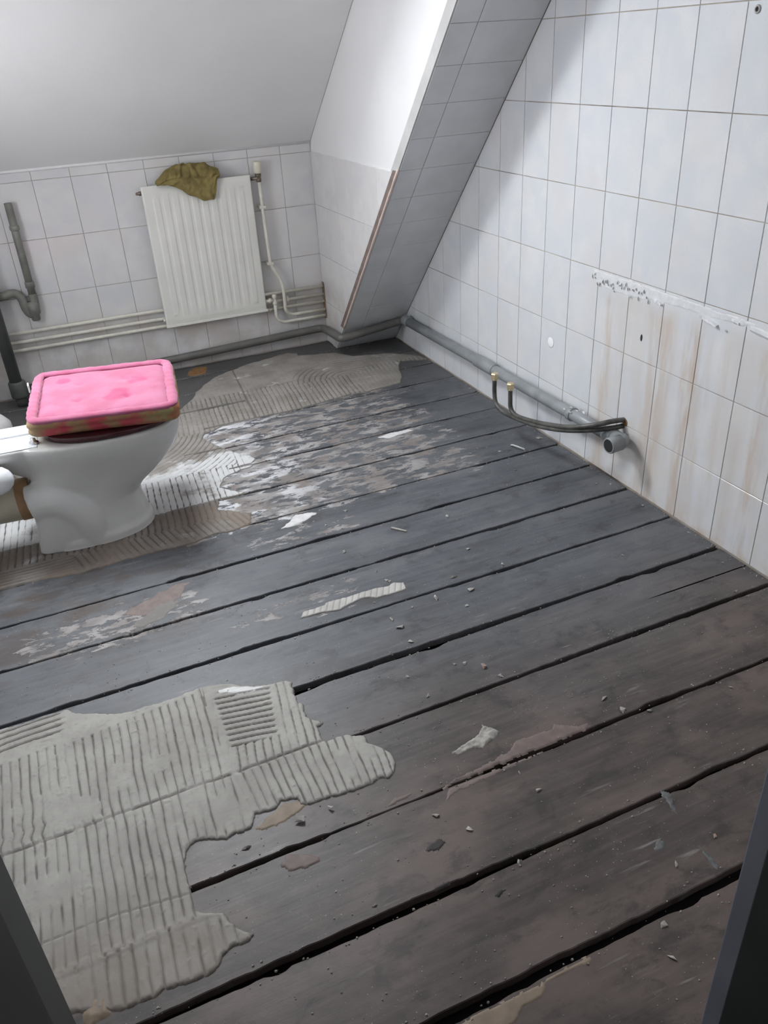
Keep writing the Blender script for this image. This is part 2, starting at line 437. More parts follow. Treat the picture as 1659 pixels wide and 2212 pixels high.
def cushion_mat():
    b = MB('worn_pink_velvet'); p = b.pos(); s = b.sep(p)
    c = b.mix(b.ramp(b.noise(p, 9, 4), .35, .65), (.40, .10, .180), (.43, .14, .235))
    spot = None
    for x, y, w in ((-1.84, .62, .05), (-1.93, .47, .055), (-2.12, .75, .03)):
        dx = b.math('DIVIDE', b.math('SUBTRACT', s[0], x), w); dy = b.math('DIVIDE', b.math('SUBTRACT', s[1], y), w * 1.1)
        d = b.math('ADD', b.math('MULTIPLY', dx, dx), b.math('MULTIPLY', dy, dy))
        d = b.math('ADD', d, b.math('MULTIPLY', b.math('SUBTRACT', b.noise(p, 10, 5), .5), 4.0))
        d = b.ramp(d, 1.2, .3); spot = d if spot is None else b.math('MAXIMUM', spot, d)
    c = b.mix(b.math('MULTIPLY', spot, .6), c, (.41, .028, .12))
    c = b.mix(b.math('MULTIPLY', b.ramp(b.noise(p, 60, 5, .7), .55, .75), .3), c, (.52, .25, .34))
    b.set(c, .9, 0, .2); b.bump(b.noise(p, 220, 4, .7), .4, .002)
    b.b.inputs['Sheen Weight'].default_value = .25
    return b.m
M['pink'] = cushion_mat()
def side_mat():
    b = MB('faded_plaid_side'); p = b.pos(); s = b.sep(p)
    c = b.mix(b.ramp(b.noise(p, 11, 3), .40, .6), (.50, .075, .10), (.36, .22, .12))
    c = b.mix(b.ramp(s[0], -1.95, -1.80), c, b.mix(b.ramp(b.noise(p, 17, 2), .45, .55), (.36, .30, .145), (.42, .18, .10)))
    c = b.mix(b.ramp(s[0], -2.21, -2.27), c, (.36, .26, .15))
    b.set(c, .9, 0, .2); b.bump(b.noise(p, 150, 4), .4, .002); return b.m
M['plaid'] = side_mat()
M['khaki'] = plain('khaki_towel', (.235, .185, .075), .95, .22, 18, bump=.6, spec=.1)
M['trim_brown'] = plain('brown_adhesive_strip', (.19, .145, .125), .75, .18, 25)
M['bead'] = plain('pinkish_white_bead', (.66, .53, .47), .5, .1, 15)
M['sealant'] = plain('white_sealant', (.74, .74, .75), .4, .06, 30, bump=.3)
M['sealant_dirty'] = plain('grubby_white_sealant', (.56, .55, .54), .5, .15, 60, bump=.5)
M['jamb'] = plain('blue_grey_paint', (.17, .18, .215), .45, .08, 8)
M['jamb_left'] = plain('grey_green_paint', (.085, .09, .087), .5, .08, 8)
M['jamb_dark'] = plain('near_black_paint', (.020, .024, .024), .5, .15, 8)
M['hall'] = plain('dim_hall_paint', (.22, .21, .20), .8, .05, 2)
def glass_mat():
    b = MB('window_glass'); t = b.n.new('ShaderNodeBsdfTransparent'); g = b.n.new('ShaderNodeBsdfGlossy'); g.inputs['Roughness'].default_value = .02
    mx = b.n.new('ShaderNodeMixShader'); mx.inputs[0].default_value = .06
    b.l.new(t.outputs[0], mx.inputs[1]); b.l.new(g.outputs[0], mx.inputs[2]); b.l.new(mx.outputs[0], b.out.inputs[0]); b.n.remove(b.b); return b.m
M['glass'] = glass_mat()

# ------------------------------------------------------------------ tiled surfaces
def clip(poly, a, b, c):
    """keep a*u + b*v <= c"""
    out = []
    for i in range(len(poly)):
        p, q = poly[i], poly[(i + 1) % len(poly)]
        dp, dq = a * p[0] + b * p[1] - c, a * q[0] + b * q[1] - c
        if dp <= 0: out.append(p)
        if (dp < 0 < dq) or (dq < 0 < dp):
            t = dp / (dp - dq); out.append((p[0] + t * (q[0] - p[0]), p[1] + t * (q[1] - p[1])))
    return out
def inset(poly, d):
    out = poly; n = len(poly)
    for i in range(n):
        (x0, y0), (x1, y1) = poly[i], poly[(i + 1) % n]
        L = math.hypot(x1 - x0, y1 - y0)
        if L < 1e-6: continue
        nx, ny = (y1 - y0) / L, -(x1 - x0) / L
        out = clip(out, nx, ny, nx * x0 + ny * y0 - d)
        if len(out) < 3: return []
    return out
def lift(p, O, U, V, N, h): return O + U * p[0] + V * p[1] + N * h
def tile_field(parent, O, U, V, N, us, vs, region, mat, gap=.003, th=.003, ch=.0008, skip=None):
    """tiles as separate children of the wall; region = convex polygon (counter-clockwise) in (u, v); tile faces at N*0, wall face at -th"""
    O, U, V, N = Vector(O), Vector(U), Vector(V), Vector(N); cache = {}
    for i in range(len(us) - 1):
        for j in range(len(vs) - 1):
            if skip and skip(i, j): continue
            cell = [(us[i], vs[j]), (us[i + 1], vs[j]), (us[i + 1], vs[j + 1]), (us[i], vs[j + 1])]
            full = all(in_poly(p, region) for p in cell)
            p = cell; n = len(region)
            for k in range(n):
                (x0, y0), (x1, y1) = region[k], region[(k + 1) % n]
                nx, ny = y1 - y0, -(x1 - x0)
                p = clip(p, nx, ny, nx * x0 + ny * y0)
                if len(p) < 3: break
            if len(p) < 3: continue
            outer = inset(p, gap / 2); top = inset(p, gap / 2 + ch)
            if len(outer) < 3 or len(top) != len(outer): continue
            ar = abs(sum(outer[k][0] * outer[(k + 1) % len(outer)][1] - outer[(k + 1) % len(outer)][0] * outer[k][1] for k in range(len(outer)))) / 2
            if ar < 2e-4: continue
            c = (sum(q[0] for q in outer) / len(outer), sum(q[1] for q in outer) / len(outer))
            key = (round(us[i + 1] - us[i], 4), round(vs[j + 1] - vs[j], 4)) if full else None
            if key in cache: me = cache[key]
            else:
                m = len(outer); Z0 = Vector((0, 0, 0))
                v = [lift((q[0] - c[0], q[1] - c[1]), Z0, U, V, N, -th - .001) for q in outer]
                v += [lift((q[0] - c[0], q[1] - c[1]), Z0, U, V, N, -ch) for q in outer]
                v += [lift((q[0] - c[0], q[1] - c[1]), Z0, U, V, N, 0) for q in top]
                f = [tuple(range(2 * m, 3 * m))]
                for a in range(m):
                    b = (a + 1) % m
                    f += [(a, b, m + b, m + a), (m + a, m + b, 2 * m + b, 2 * m + a)]
                me = mesh(v, f); me.materials.append(mat)
                bm = bmesh.new(); bm.from_mesh(me); bmesh.ops.recalc_face_normals(bm, faces=bm.faces)
                if bm.faces[0].normal.dot(N) < 0: bmesh.ops.reverse_faces(bm, faces=bm.faces)
                bm.to_mesh(me); bm.free()
                if key: cache[key] = me
            o = bpy.data.objects.new('tile', me); COL.objects.link(o); o.parent = parent
            o.location = lift(c, O, U, V, N, 0)
            jt = Vector((rnd.uniform(-1, 1), rnd.uniform(-1, 1), rnd.uniform(-1, 1))) * .0016
            o.rotation_euler = Euler(jt)
def in_poly(p, region):
    n = len(region)
    for k in range(n):
        (x0, y0), (x1, y1) = region[k], region[(k + 1) % n]
        if (x1 - x0) * (p[1] - y0) - (y1 - y0) * (p[0] - x0) < -1e-6: return False
    return True
def slab(poly, O, U, V, N, t0, t1):
    """prism on a polygon between N*t0 (front) and N*t1 (back)"""
    O, U, V, N = Vector(O), Vector(U), Vector(V), Vector(N); m = len(poly)
    v = [lift(p, O, U, V, N, t0) for p in poly] + [lift(p, O, U, V, N, t1) for p in poly]
    f = [tuple(range(m)), tuple(range(2 * m - 1, m - 1, -1))] + [(a, a + m, (a + 1) % m + m, (a + 1) % m) for a in range(m)]
    return from_bm(bm_from(v, f))

XC, YB, XL, YF, ZC = -.42, 2.307, XLW, -2.25, 2.70
TANR = 1 / .9235
def slant_y(z): return 1.954 - (z - .179) * .9235      # tiled slanted face at the right
TH = .003
# right wall (x = 0, tile faces toward -x): u = -y, v = z
wall_right = obj('wall_right', slab([(-2.45, -.05), (2.40, -.05), (2.40, 2.75), (-2.45, 2.75)], (0, 0, 0), (0, -1, 0), (0, 0, 1), (-1, 0, 0), -TH, -.12), M['grout_right'], kind='structure')
us = [-.2 * k for k in range(11, -1, -1)] + [.2 * k for k in range(1, 13)]
vs = [.003] + [.271 + .2987 * k for k in range(0, 9)]
reg = [(-slant_y(.003) , .003), (2.24, .003), (2.24, 2.66), (-slant_y(2.66), 2.66)]
tile_field(wall_right, (0, 0, 0), (0, -1, 0), (0, 0, 1), (-1, 0, 0), us, vs, reg, M['tile_stain'])
# back wall (y = YB, faces -y): u = x, v = z
wall_back = obj('wall_back', slab([(XL - .1, -.05), (XC + .05, -.05), (XC + .05, 1.30), (XL - .1, 1.30)], (0, YB, 0), (1, 0, 0), (0, 0, 1), (0, -1, 0), -TH, -.10), M['grout'], kind='structure')
us = [XL] + [-2.613 + .2 * k for k in range(0, 11)] + [XC]
vs = [.003, .277, .576, .877, 1.1775, 1.228]
tile_field(wall_back, (0, YB, 0), (1, 0, 0), (0, 0, 1), (0, -1, 0), us, vs, [(XL, .003), (XC, .003), (XC, 1.228), (XL, 1.228)], M['tile'])
# cheek (x = XC, faces -x): u = -y, v = z
cheek_poly = [(-YB - .10, -.05), (-slant_y(-.05) - .012, -.05), (-slant_y(ZC) - .012, ZC), (-.2, ZC + .15), (-YB - .10, 1.36)]
wall_cheek = obj('wall_recess', slab(cheek_poly, (XC, 0, 0), (0, -1, 0), (0, 0, 1), (-1, 0, 0), -TH, -.05), M['plaster'], kind='structure')
us = [-2.307, -2.1, -1.9, -1.7, -1.5, -1.3, -1.1, -.9]; vs = [.003, .277, .576, .877, 1.178]
OFF = .066
reg = [(-2.304, .003), (-slant_y(.003) - OFF, .003), (-slant_y(1.178) - OFF, 1.178), (-2.304, 1.178)]
tile_field(wall_cheek, (XC - .003, 0, 0), (0, -1, 0), (0, 0, 1), (-1, 0, 0), us, vs, reg, M['tile'], gap=.0016, th=.006)
# slanted tiled face (chimney breast / raking shaft): u = x, v = along the rake
RN = Vector((0, -.735, -.678)); RV = Vector((0, -.678, .735)); RO = Vector((0, 1.954, .179))
wall_slant = obj('wall_slanted', slab([(XC - .0025, -.30), (.05, -.30), (.05, 3.46), (XC - .0025, 3.46)], RO, (1, 0, 0), RV, RN, -TH, -.06), M['grout_pale'], kind='structure')
us = [XC + .004, -.294, 0]; vs = [-.24] + [-.013 + .1975 * k for k in range(0, 18)]
tile_field(wall_slant, RO, (1, 0, 0), RV, RN, us, vs, [(XC + .004, -.235), (-.001, -.235), (-.001, 3.30), (XC + .004, 3.30)], plain('slant_tile', (.66, .67, .68), .25, .05, 6), gap=.0026)
# brown strip and pale bead at the corner of the raking shaft
def rake(s, x, h): return RO + RV * s + Vector((x, 0, 0)) + RN * h
t = obj('trim_1', slab([(-slant_y(.177) - OFF + .003, .177), (-slant_y(.177) - .012, .177), (-slant_y(1.186) - .012, 1.186), (-slant_y(1.186) - OFF + .003, 1.186)], (XC, 0, 0), (0, -1, 0), (0, 0, 1), (-1, 0, 0), .0035, -.001), M['trim_brown'], kind='structure')
pts = [rake(s, XC - .003, -.004) for s in np.linspace(-.003, 1.375, 24)]
obj('trim_2', tube(pts, [.0068 + .0010 * math.sin(i * 2.3) for i in range(24)], 8), M['bead'], kind='structure', smooth=True)

# plaster fillet where the back wall meets the roof slope
obj('trim_3', tube([(XL, YB - .002, 1.232), (XC, YB - .002, 1.232)], .009, 8), M['plaster'], kind='structure', smooth=True)

# left roof slope with its roof window
def sp(x, y, h=0): return Vector((x, y, slope_z(y))) + nL * h
ceil = []
Y_hi = 2.307 - (ZC - 1.232) / TANL
bm = bmesh.new()
def prism(quad):
    v = [Vector(q) for q in quad] + [Vector(q) + nL * .14 for q in quad]
    b = bm_from(v, [(0, 1, 2, 3), (7, 6, 5, 4), (0, 4, 5, 1), (1, 5, 6, 2), (2, 6, 7, 3), (3, 7, 4, 0)])
    tmp = bpy.data.meshes.new('t'); b.to_mesh(tmp); b.free(); bm.from_mesh(tmp); bpy.data.meshes.remove(tmp)
X0, X1 = XL - .1, XC
prism([sp(X0, YB + .01), sp(X1, YB + .01), sp(X1, WY0), sp(X0, WY0)])
prism([sp(X0, WY0), sp(WX0, WY0), sp(WX0, WY1), sp(X0, WY1)])
prism([sp(WX1, WY0), sp(X1, WY0), sp(X1, WY1), sp(WX1, WY1)])
prism([sp(X0, WY1), sp(X1, WY1), sp(X1, Y_hi), sp(X0, Y_hi)])
obj('ceiling', from_bm(bm), M['slope_paint'], kind='structure')
obj('ceiling_flat', box(XL - .1, .1, YF - .1, Y_hi, ZC, ZC + .1), M['slope_paint'], kind='structure')
# roof window: frame, sash, pane
win = obj('window_1', mesh([], []), None, kind='structure'); win.location = sp((WX0 + WX1) / 2, (WY0 + WY1) / 2)
fr = bmesh.new()
Ln = (sp(0, WY1) - sp(0, WY0)).length; Wn = WX1 - WX0
RW = Matrix.Rotation(-math.atan(TANL), 4, 'X')
for x0, x1, y0, y1 in ((-Wn/2, Wn/2, -Ln/2, -Ln/2 + .05), (-Wn/2, Wn/2, Ln/2 - .05, Ln/2), (-Wn/2, -Wn/2 + .05, -Ln/2 + .05, Ln/2 - .05), (Wn/2 - .05, Wn/2, -Ln/2 + .05, Ln/2 - .05)):
    box_bm(fr, x0, x1, y0, y1, .12, .18, .004, RW)
obj('window_frame', from_bm(fr), M['white_plastic'], win)
obj('pane', box(-Wn/2 + .045, Wn/2 - .045, -Ln/2 + .045, Ln/2 - .045, .15, .156, 0, RW), M['glass'], win)

# left and front walls, door frame, hall behind the camera
bm = bmesh.new()
for a, b_, c, d in ((YF - .1, LWY0, -.05, 2.75), (LWY1, YB + .1, -.05, 2.75), (LWY0, LWY1, -.05, LWZ0), (LWY0, LWY1, LWZ1, 2.75)): box_bm(bm, XL - .1, XL, a, b_, c, d)
obj('wall_left', from_bm(bm), M['plaster'], kind='structure')
fill_win = obj('added_fill_window', mesh([], []), None, kind='structure'); fill_win.location = (XL, (LWY0 + LWY1) / 2, (LWZ0 + LWZ1) / 2)  # invented window, added only to carry the fill light
hy, hz = (LWY1 - LWY0) / 2, (LWZ1 - LWZ0) / 2
fr = bmesh.new()
for y0, y1, z0, z1 in ((-hy, hy, -hz, -hz + .05), (-hy, hy, hz - .05, hz), (-hy, -hy + .05, -hz + .05, hz - .05), (hy - .05, hy, -hz + .05, hz - .05)): box_bm(fr, -.09, -.03, y0, y1, z0, z1, .003)
obj('window_frame', from_bm(fr), M['white_plastic'], fill_win)
obj('pane', box(-.064, -.058, -hy + .045, hy - .045, -hz + .045, hz - .045), M['glass'], fill_win)
DX0, DX1, DZ = -2.30, -1.335, 2.10
bm = bmesh.new()
box_bm(bm, XL - .1, DX0, YF - .10, YF - .001, -.05, ZC + .05); box_bm(bm, DX1, .1, YF - .10, YF - .001, -.05, ZC + .05); box_bm(bm, DX0, DX1, YF - .10, YF - .001, DZ, ZC + .05)
obj('wall_front', from_bm(bm), M['plaster'], kind='structure')
door = obj('door_1', mesh([], []), None, kind='structure')
obj('jamb', box(DX0, -2.244, -2.319, -2.245, 0, DZ, .002), M['jamb_left'], door, label='grey painted left door jamb')
obj('jamb', box(-1.394, DX1, -2.272, -2.240, 0, DZ, .002), M['jamb'], door, label='blue grey painted right door jamb')
obj('jamb_stop', box(DX0, -2.238, -2.420, -2.3195, 0, DZ, .002), M['jamb_dark'], door)
obj('jamb_stop', box(-1.398, DX1, -2.420, -2.2725, 0, DZ, .002), M['jamb_dark'], door)
obj('jamb_head', box(DX0, DX1, -2.42, -2.24, DZ - .05, DZ, .002), M['jamb'], door)
bm = bmesh.new()
box_bm(bm, -3.0, -2.9, -4.3, -2.36, -.05, 2.5); box_bm(bm, -1.0, -.9, -4.3, -2.36, -.05, 2.5); box_bm(bm, -3.0, -.9, -4.4, -4.3, -.05, 2.5)
obj('wall_hall', from_bm(bm), M['hall'], kind='structure')
obj('ceiling_hall', box(-3.0, -.9, -4.4, -2.36, 2.5, 2.6), M['hall'], kind='structure')

# ------------------------------------------------------------------ floor: sub-floor, boards, mortar
floor = obj('floor', box(XL - .1, .1, -4.4, YB + .1, -.12, -.055), M['under'], kind='structure')
EDGE = [2.303, 2.10, 1.82, 1.54, 1.265, .982, .733, .457, .185, -.075, -.333, -.604, -.864, -1.127, -1.409, -1.675, -1.930, -2.20, -2.47]
GAP = {2.10: .009, 1.82: .006, 1.54: .008, 1.265: .008, .982: .008, .733: .009, .457: .010, .185: .010, -.075: .013, -.333: .014, -.604: .018, -.864: .020, -1.127: .017, -1.409: .015, -1.675: .020, -1.930: .034, -2.20: .02}
ROT = {2.10: 0, 1.82: 0, 1.54: .0, 1.265: .003, .982: .004, .733: .006, .457: .012, .185: .017, -.075: .022, -.333: .019, -.604: .017, -.864: .016, -1.127: .015, -1.409: .004, -1.675: .006, -1.930: .003, -2.20: 0}
def edge_line(k, x, side):
    e = EDGE[k]
    if e in GAP:
        slope = ROT[e] * (x + 1.3) / 1.3 * .75
        g = GAP[e] * (.55 + .9 * vnoise(x * 1.7, np.full_like(x, k), 91))
        if e == -1.409: g = g * np.where((x > -1.79) & (x < -1.33), .30, 1.0)
        if e == -.333: g = g * np.where((x > -1.28) & (x < -1.20), .4, 1.0)
        if e == -.075: g = g * np.where(x < -1.95, .45, 1.0)
        y = e + slope + side * g / 2
    else: y = np.full_like(x, e)
    j = .0035 * fbm(x * 26, np.full_like(x, k * 7 + side * 3.3), 5, 4) * 2
    chip = np.maximum(0, vnoise(x * 9, np.full_like(x, k * 3 + side), 17) - .80) * .05
    return y + j + side * chip
def board(k):
    xs = np.arange(XL + .01, -.0045, .016); xs = np.append(xs, -.005 - .004 * rnd.random())
    if k in (17,): pass
    ya = edge_line(k, xs, -1); yb = edge_line(k + 1, xs, 1)      # ya = far edge, yb = near edge
    dz = rnd.uniform(-.0004, .0004); tilt = 0
    rows = [(ya, -.024), (ya, -.0022), (ya - .0022, 0.0)]
    slit = None
    if k == 12:                                                   # split in the board beside the right wall
        yc = -.992 + .004 * fbm(xs * 8, xs * 0, 3)
        w = np.clip((xs + .47) / .1, 0, 1) * .0028
        slit = len(rows); rows += [(yc + w, 0.0), (yc - w, 0.0)]
    rows += [(yb + .0022, 0.0), (yb, -.0022), (yb, -.024)]
    n = len(xs); v = []; f = []
    for y, z in rows:
        zz = z + dz + (tilt * xs if z > -.02 else 0)
        for x, yy, q in zip(xs, y, np.broadcast_to(zz, xs.shape)): v.append((x, yy, q))
    for r in range(len(rows) - 1):
        for i in range(n - 1):
            if slit is not None and r == slit and xs[i] > -.46: continue
            a = r * n + i; f.append((a, a + n, a + n + 1, a + 1))
    m = len(rows)
    f.append(tuple(r * n for r in range(m))); f.append(tuple(r * n + n - 1 for r in range(m))[::-1])
    me = from_bm(bm_from(v, f))
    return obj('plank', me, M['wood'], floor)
for k in range(len(EDGE) - 1): board(k)
obj('plank', box(XL + .01, -.9, -4.3, -2.49, -.024, -.001), M['wood'], floor)

# --- ridged mortar, front left
FRONT = [(-2.76, -.57), (-2.544, -.629), (-2.488, -.638), (-2.401, -.629), (-2.351, -.633), (-2.33, -.659), (-2.232, -.714), (-2.175, -.731), (-2.084, -.735), (-1.957, -.725), (-1.895, -.734), (-1.82, -.788), (-1.769, -.808), (-1.705, -.814), (-1.689, -.829), (-1.704, -.885), (-1.705, -.927), (-1.693, -.937), (-1.7, -.994), (-1.685, -1.019), (-1.656, -1.037), (-1.672, -1.048), (-1.684, -1.05), (-1.687, -1.101), (-1.68, -1.113), (-1.645, -1.112), (-1.613, -1.12), (-1.575, -1.141), (-1.573, -1.174), (-1.547, -1.203), (-1.534, -1.236), (-1.535, -1.271), (-1.552, -1.302), (-1.575, -1.311), (-1.597, -1.301), (-1.617, -1.313), (-1.653, -1.314), (-1.717, -1.31), (-1.749, -1.303), (-1.785, -1.304), (-1.816, -1.293), (-1.818, -1.269), (-1.86, -1.258), (-1.88, -1.279), (-1.932, -1.271), (-1.955, -1.304), (-1.982, -1.307), (-2.022, -1.309), (-2.062, -1.289), (-2.087, -1.285), (-2.107, -1.291), (-2.129, -1.321), (-2.134, -1.346), (-2.134, -1.391), (-2.136, -1.427), (-2.132, -1.45), (-2.133, -1.471), (-2.097, -1.495), (-2.076, -1.505), (-2.067, -1.537), (-2.049, -1.559), (-2.027, -1.586), (-2.036, -1.597), (-2.076, -1.595), (-2.101, -1.605), (-2.111, -1.622), (-2.13, -1.634), (-2.184, -1.632), (-2.235, -1.619), (-2.253, -1.631), (-2.3, -1.629), (-2.326, -1.628), (-2.413, -1.592), (-2.511, -1.557), (-2.70, -1.50), (-2.76, -1.49)]
def groove(c, pitch, duty, seed=0):
    """1 in a furrow, 0 on the flat ridge"""
    ph = np.abs(((c / pitch) % 1.0) - .5) * 2
    return np.clip((ph - (1 - duty)) / (duty * .55), 0, 1)
def line(d, w): return np.clip(1.6 - np.abs(d) / w, 0, 1)
def front_h(X, Y, d):
    wob = .006 * fbm(X * 5, Y * 6, 21) * 2 + .0022 * fbm(X * 40, Y * 14, 22) * 2
    xv1 = np.interp(Y, [-1.3, -1.129, -1.0, -.87, -.72], [-1.956, -1.961, -1.959, -1.958, -1.957])
    xv2 = -2.361
    yh1 = np.interp(X, [-2.6, -1.95, -1.69], [-1.114, -1.112, -1.108]) + .004 * fbm(X * 30, Y * 0, 8)
    yh2 = -1.494 + .01 * fbm(X * 6, Y * 0, 9)
    lean = np.where(X > -1.96, (Y + 1.1) * .135, np.where(X > -2.36, (Y + 1.0) * (X + 2.36) * .14, 0))
    lean = np.where((X > -1.96) & (Y < -1.12), (Y + 1.1) * (-.08 + (X + 1.96) * .52), lean)
    # the trowel lines curl just above the tile joint
    curl = np.where(X < -2.30, .005 * np.exp(-((Y - yh1 - .04) / .03) ** 2) * np.sin((Y - yh1) * 85), 0)
    pit = np.where(Y < yh2, .030, .0247)
    g = groove(X - lean + wob + curl, pit, .30)
    # broken furrows
    g *= np.clip(1.25 - 2.4 * np.maximum(0, fbm(X * 9, Y * 6, 31) - .12) * 4, 0, 1)
    g *= .55 + .6 * vnoise(X * 45, Y * 10, 33)
    # smooth trowelled places
    for cx, cy, rx_, ry_ in ((-2.30, -.72, .10, .05), (-2.345, -1.055, .035, .045), (-2.135, -.985, .03, .03), (-2.46, -1.275, .085, .05), (-2.07, -1.16, .02, .06), (-1.995, -1.23, .03, .06), (-2.46, -1.55, .07, .06), (-2.12, -1.41, .03, .05), (-1.66, -1.22, .02, .05)):
        g *= np.clip(((X - cx) / rx_) ** 2 + ((Y - cy) / ry_) ** 2 - .5, 0, 1)
    top = Y > np.interp(X, [-2.95, -2.546, -2.386, -2.30, -2.25], [-.80, -.737, -.728, -.70, -.60])
    gh = groove(Y - .04 * (X + 2.5) + .02 * (X + 2.4) ** 2 + wob, .026, .34) * (X < -2.36)
    g = np.where(top, gh, g)
    g = np.where(~top & (Y > np.interp(X, [-2.95, -2.4, -2.36, -1.97], [-.83, -.775, -.79, -.745])) & (X < -1.97), 0, g)
    bx1 = np.interp(Y, [-1.03, -.948, -.824], [-1.793, -1.780, -1.757])
    inbox = (X > xv1 + .022) & (X < bx1) & (Y > -1.035 + .12 * (-1.79 - X) * 1.0 - .0) & (Y < -.70)
    gb = groove(Y + .17 * (X + 1.9) + wob * .6, .0237, .36) * np.clip((X - xv1 - .022) / .01, 0, 1) * np.clip((bx1 - X) / .012, 0, 1)
    gb *= np.where(Y > -.80 - .15 * (X + 1.9), 0.15, 1)
    g = np.where(inbox, gb * 1.15, g)
    # tile joints pressed into the bed
    g = np.maximum(g, .85 * line(Y - yh1, .004) * (X < -1.68) * (.5 + .7 * vnoise(X * 20, Y * 0, 3)))
    g = np.maximum(g, .55 * line(Y - np.interp(X, [-2.5, -2.3, -2.15], [-1.404, -1.405, -1.425]) - .006 * fbm(X * 14, Y * 0, 6), .0022) * (X < -2.12))
    g *= 1 - .75 * line(X - xv1 - .012, .010) * (Y > -1.30)
    g *= 1 - .6 * line(X - xv2, .010)
    h = .0072 - .0058 * g + .0012 * fbm(X * 7, Y * 7, 41)
    h += .0028 * line(Y - yh2, .010) * (.3 + vnoise(X * 25, Y * 25, 51)) * (X < -2.04)         # ridge of squeezed mortar
    h += -.0012 * line(X - xv1 - .004, .006) * (Y > -1.3)
    h += np.maximum(0, vnoise(X * 70, Y * 70, 61) - .86) * .018                                   # crumbs stuck on top
    return np.minimum(h, .0012 + d * .75 + .002 * vnoise(X * 60, Y * 60, 71))
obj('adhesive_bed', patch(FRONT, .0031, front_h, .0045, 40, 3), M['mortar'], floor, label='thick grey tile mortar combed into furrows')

# --- ridged mortar, around the pan and along the back wall
BACK = [(-1.094, 2.107), (-.966, 2.153), (-.739, 2.207), (-.673, 2.165), (-.702, 2.117), (-.475, 2.039), (-.387, 1.917), (-.151, 1.833), (-.03, 1.682), (-.02, 1.613), (-.17, 1.672), (-.252, 1.521), (-.26, 1.448), (-.323, 1.338), (-.391, 1.325), (-.534, 1.306), (-.653, 1.31), (-.751, 1.301), (-.871, 1.291), (-.993, 1.268), (-1.108, 1.258), (-1.173, 1.266), (-1.266, 1.245), (-1.391, 1.26), (-1.464, 1.216), (-1.507, 1.213), (-1.532, 1.145), (-1.504, 1.047), (-1.433, .928), (-1.353, .782), (-1.393, .708), (-1.476, .686), (-1.548, .659), (-1.58, .567), (-1.499, .458), (-1.622, .466), (-1.635, .374), (-1.515, .269), (-1.545, .192), (-1.628, .166), (-1.708, .175), (-1.811, .146), (-1.973, .155), (-2.231, .145), (-2.37, .16), (-2.531, .178), (-2.688, .221), (-2.765, .23), (-2.765, 1.3), (-2.3, 1.25), (-1.878, 1.43), (-1.578, 1.585), (-1.472, 1.72), (-1.426, 1.832), (-1.328, 1.956), (-1.28, 2.003)]
def back_cut(X, Y):
    """furrows over the board joints where the mortar has cracked away"""
    c = np.full(X.shape, 1.0)
    for y, a, b, w in ((2.10, -1.6, -1.10, .009), (1.54, -1.75, -1.20, .009), (1.265, -1.5, -.30, .006), (.982, -1.66, -1.0, .008), (.733, -1.5, -1.3, .006), (.457, -1.53, -1.4, .007)):
        c = np.where((X > a) & (X < b), np.minimum(c, np.abs(Y - y - .004 * fbm(X * 15, Y * 0, 12)) - w * (.45 + vnoise(X * 12, Y * 0, 4))), c)
    return c
def back_h(X, Y, d):
    wob = .006 * fbm(X * 5, Y * 4, 121) * 2
    # fans round the pan
    cx, cy = -1.30, .55
    lean = np.where(Y > 1.0, (Y - 1.4) * .11, (Y - .6) * .07)
    g = groove(X - lean + wob, .0275, .32)
    a = np.hypot(X + 2.02, (Y - 1.42) * .9); g = np.where((Y > .76) & (Y < 1.22) & (X < -1.45), groove(a + wob, .027, .32), g)
    near = (X < -1.45) & (Y > .19) & (Y < .78)
    g = np.where(near, np.maximum(g, groove(X - (Y - .6) * .07 + wob, .0275, .34)), g); a = np.hypot(X + .55, (Y - 1.58)); fan = (a < .34) & (Y > 1.62) & (X > -.86) & (X < -.42)
    g = np.where(fan, groove(a + wob, .034, .34), g)
    g = np.where((Y > 1.69) & ~fan, g * .15, g)
    g = np.where((X > -.55) & (Y < 1.60), g * .3, g)
    g = np.where(Y < .30, np.where(X < -2.25, groove(Y + wob, .022, .35), groove(X - (Y - .3) * (-.25) + wob, .0275, .32)), g)
    keep = .35 + .9 * vnoise(X * 3.2, Y * 4.5, 133)
    keep = np.where(near, 1.0, keep)
    g = g * np.clip(keep, 0, 1) * (.5 + .6 * vnoise(X * 40, Y * 9, 134))
    g = np.maximum(g, .7 * line(Y - 1.69 - .01 * (X + .8), .004) * (X > -1.1) * (X < -.35))
    g = np.maximum(g, .7 * line(X + 1.20 - (Y - 1.4) * .09, .005) * (Y > 1.2))
    g = np.maximum(g, .6 * line(Y - .468, .004) * (X < -1.5))
    h = .0060 - .0048 * g + .0016 * fbm(X * 6, Y * 6, 141)
    h += np.maximum(0, vnoise(X * 60, Y * 60, 161) - .86) * .016
    return np.minimum(h, .0010 + d * .6 + .002 * vnoise(X * 50, Y * 50, 171))
obj('adhesive_bed', patch(BACK, .0046, back_h, .011, 16, 14, back_cut), M['mortar_back'], floor, label='thinner pinkish grey mortar under the toilet')

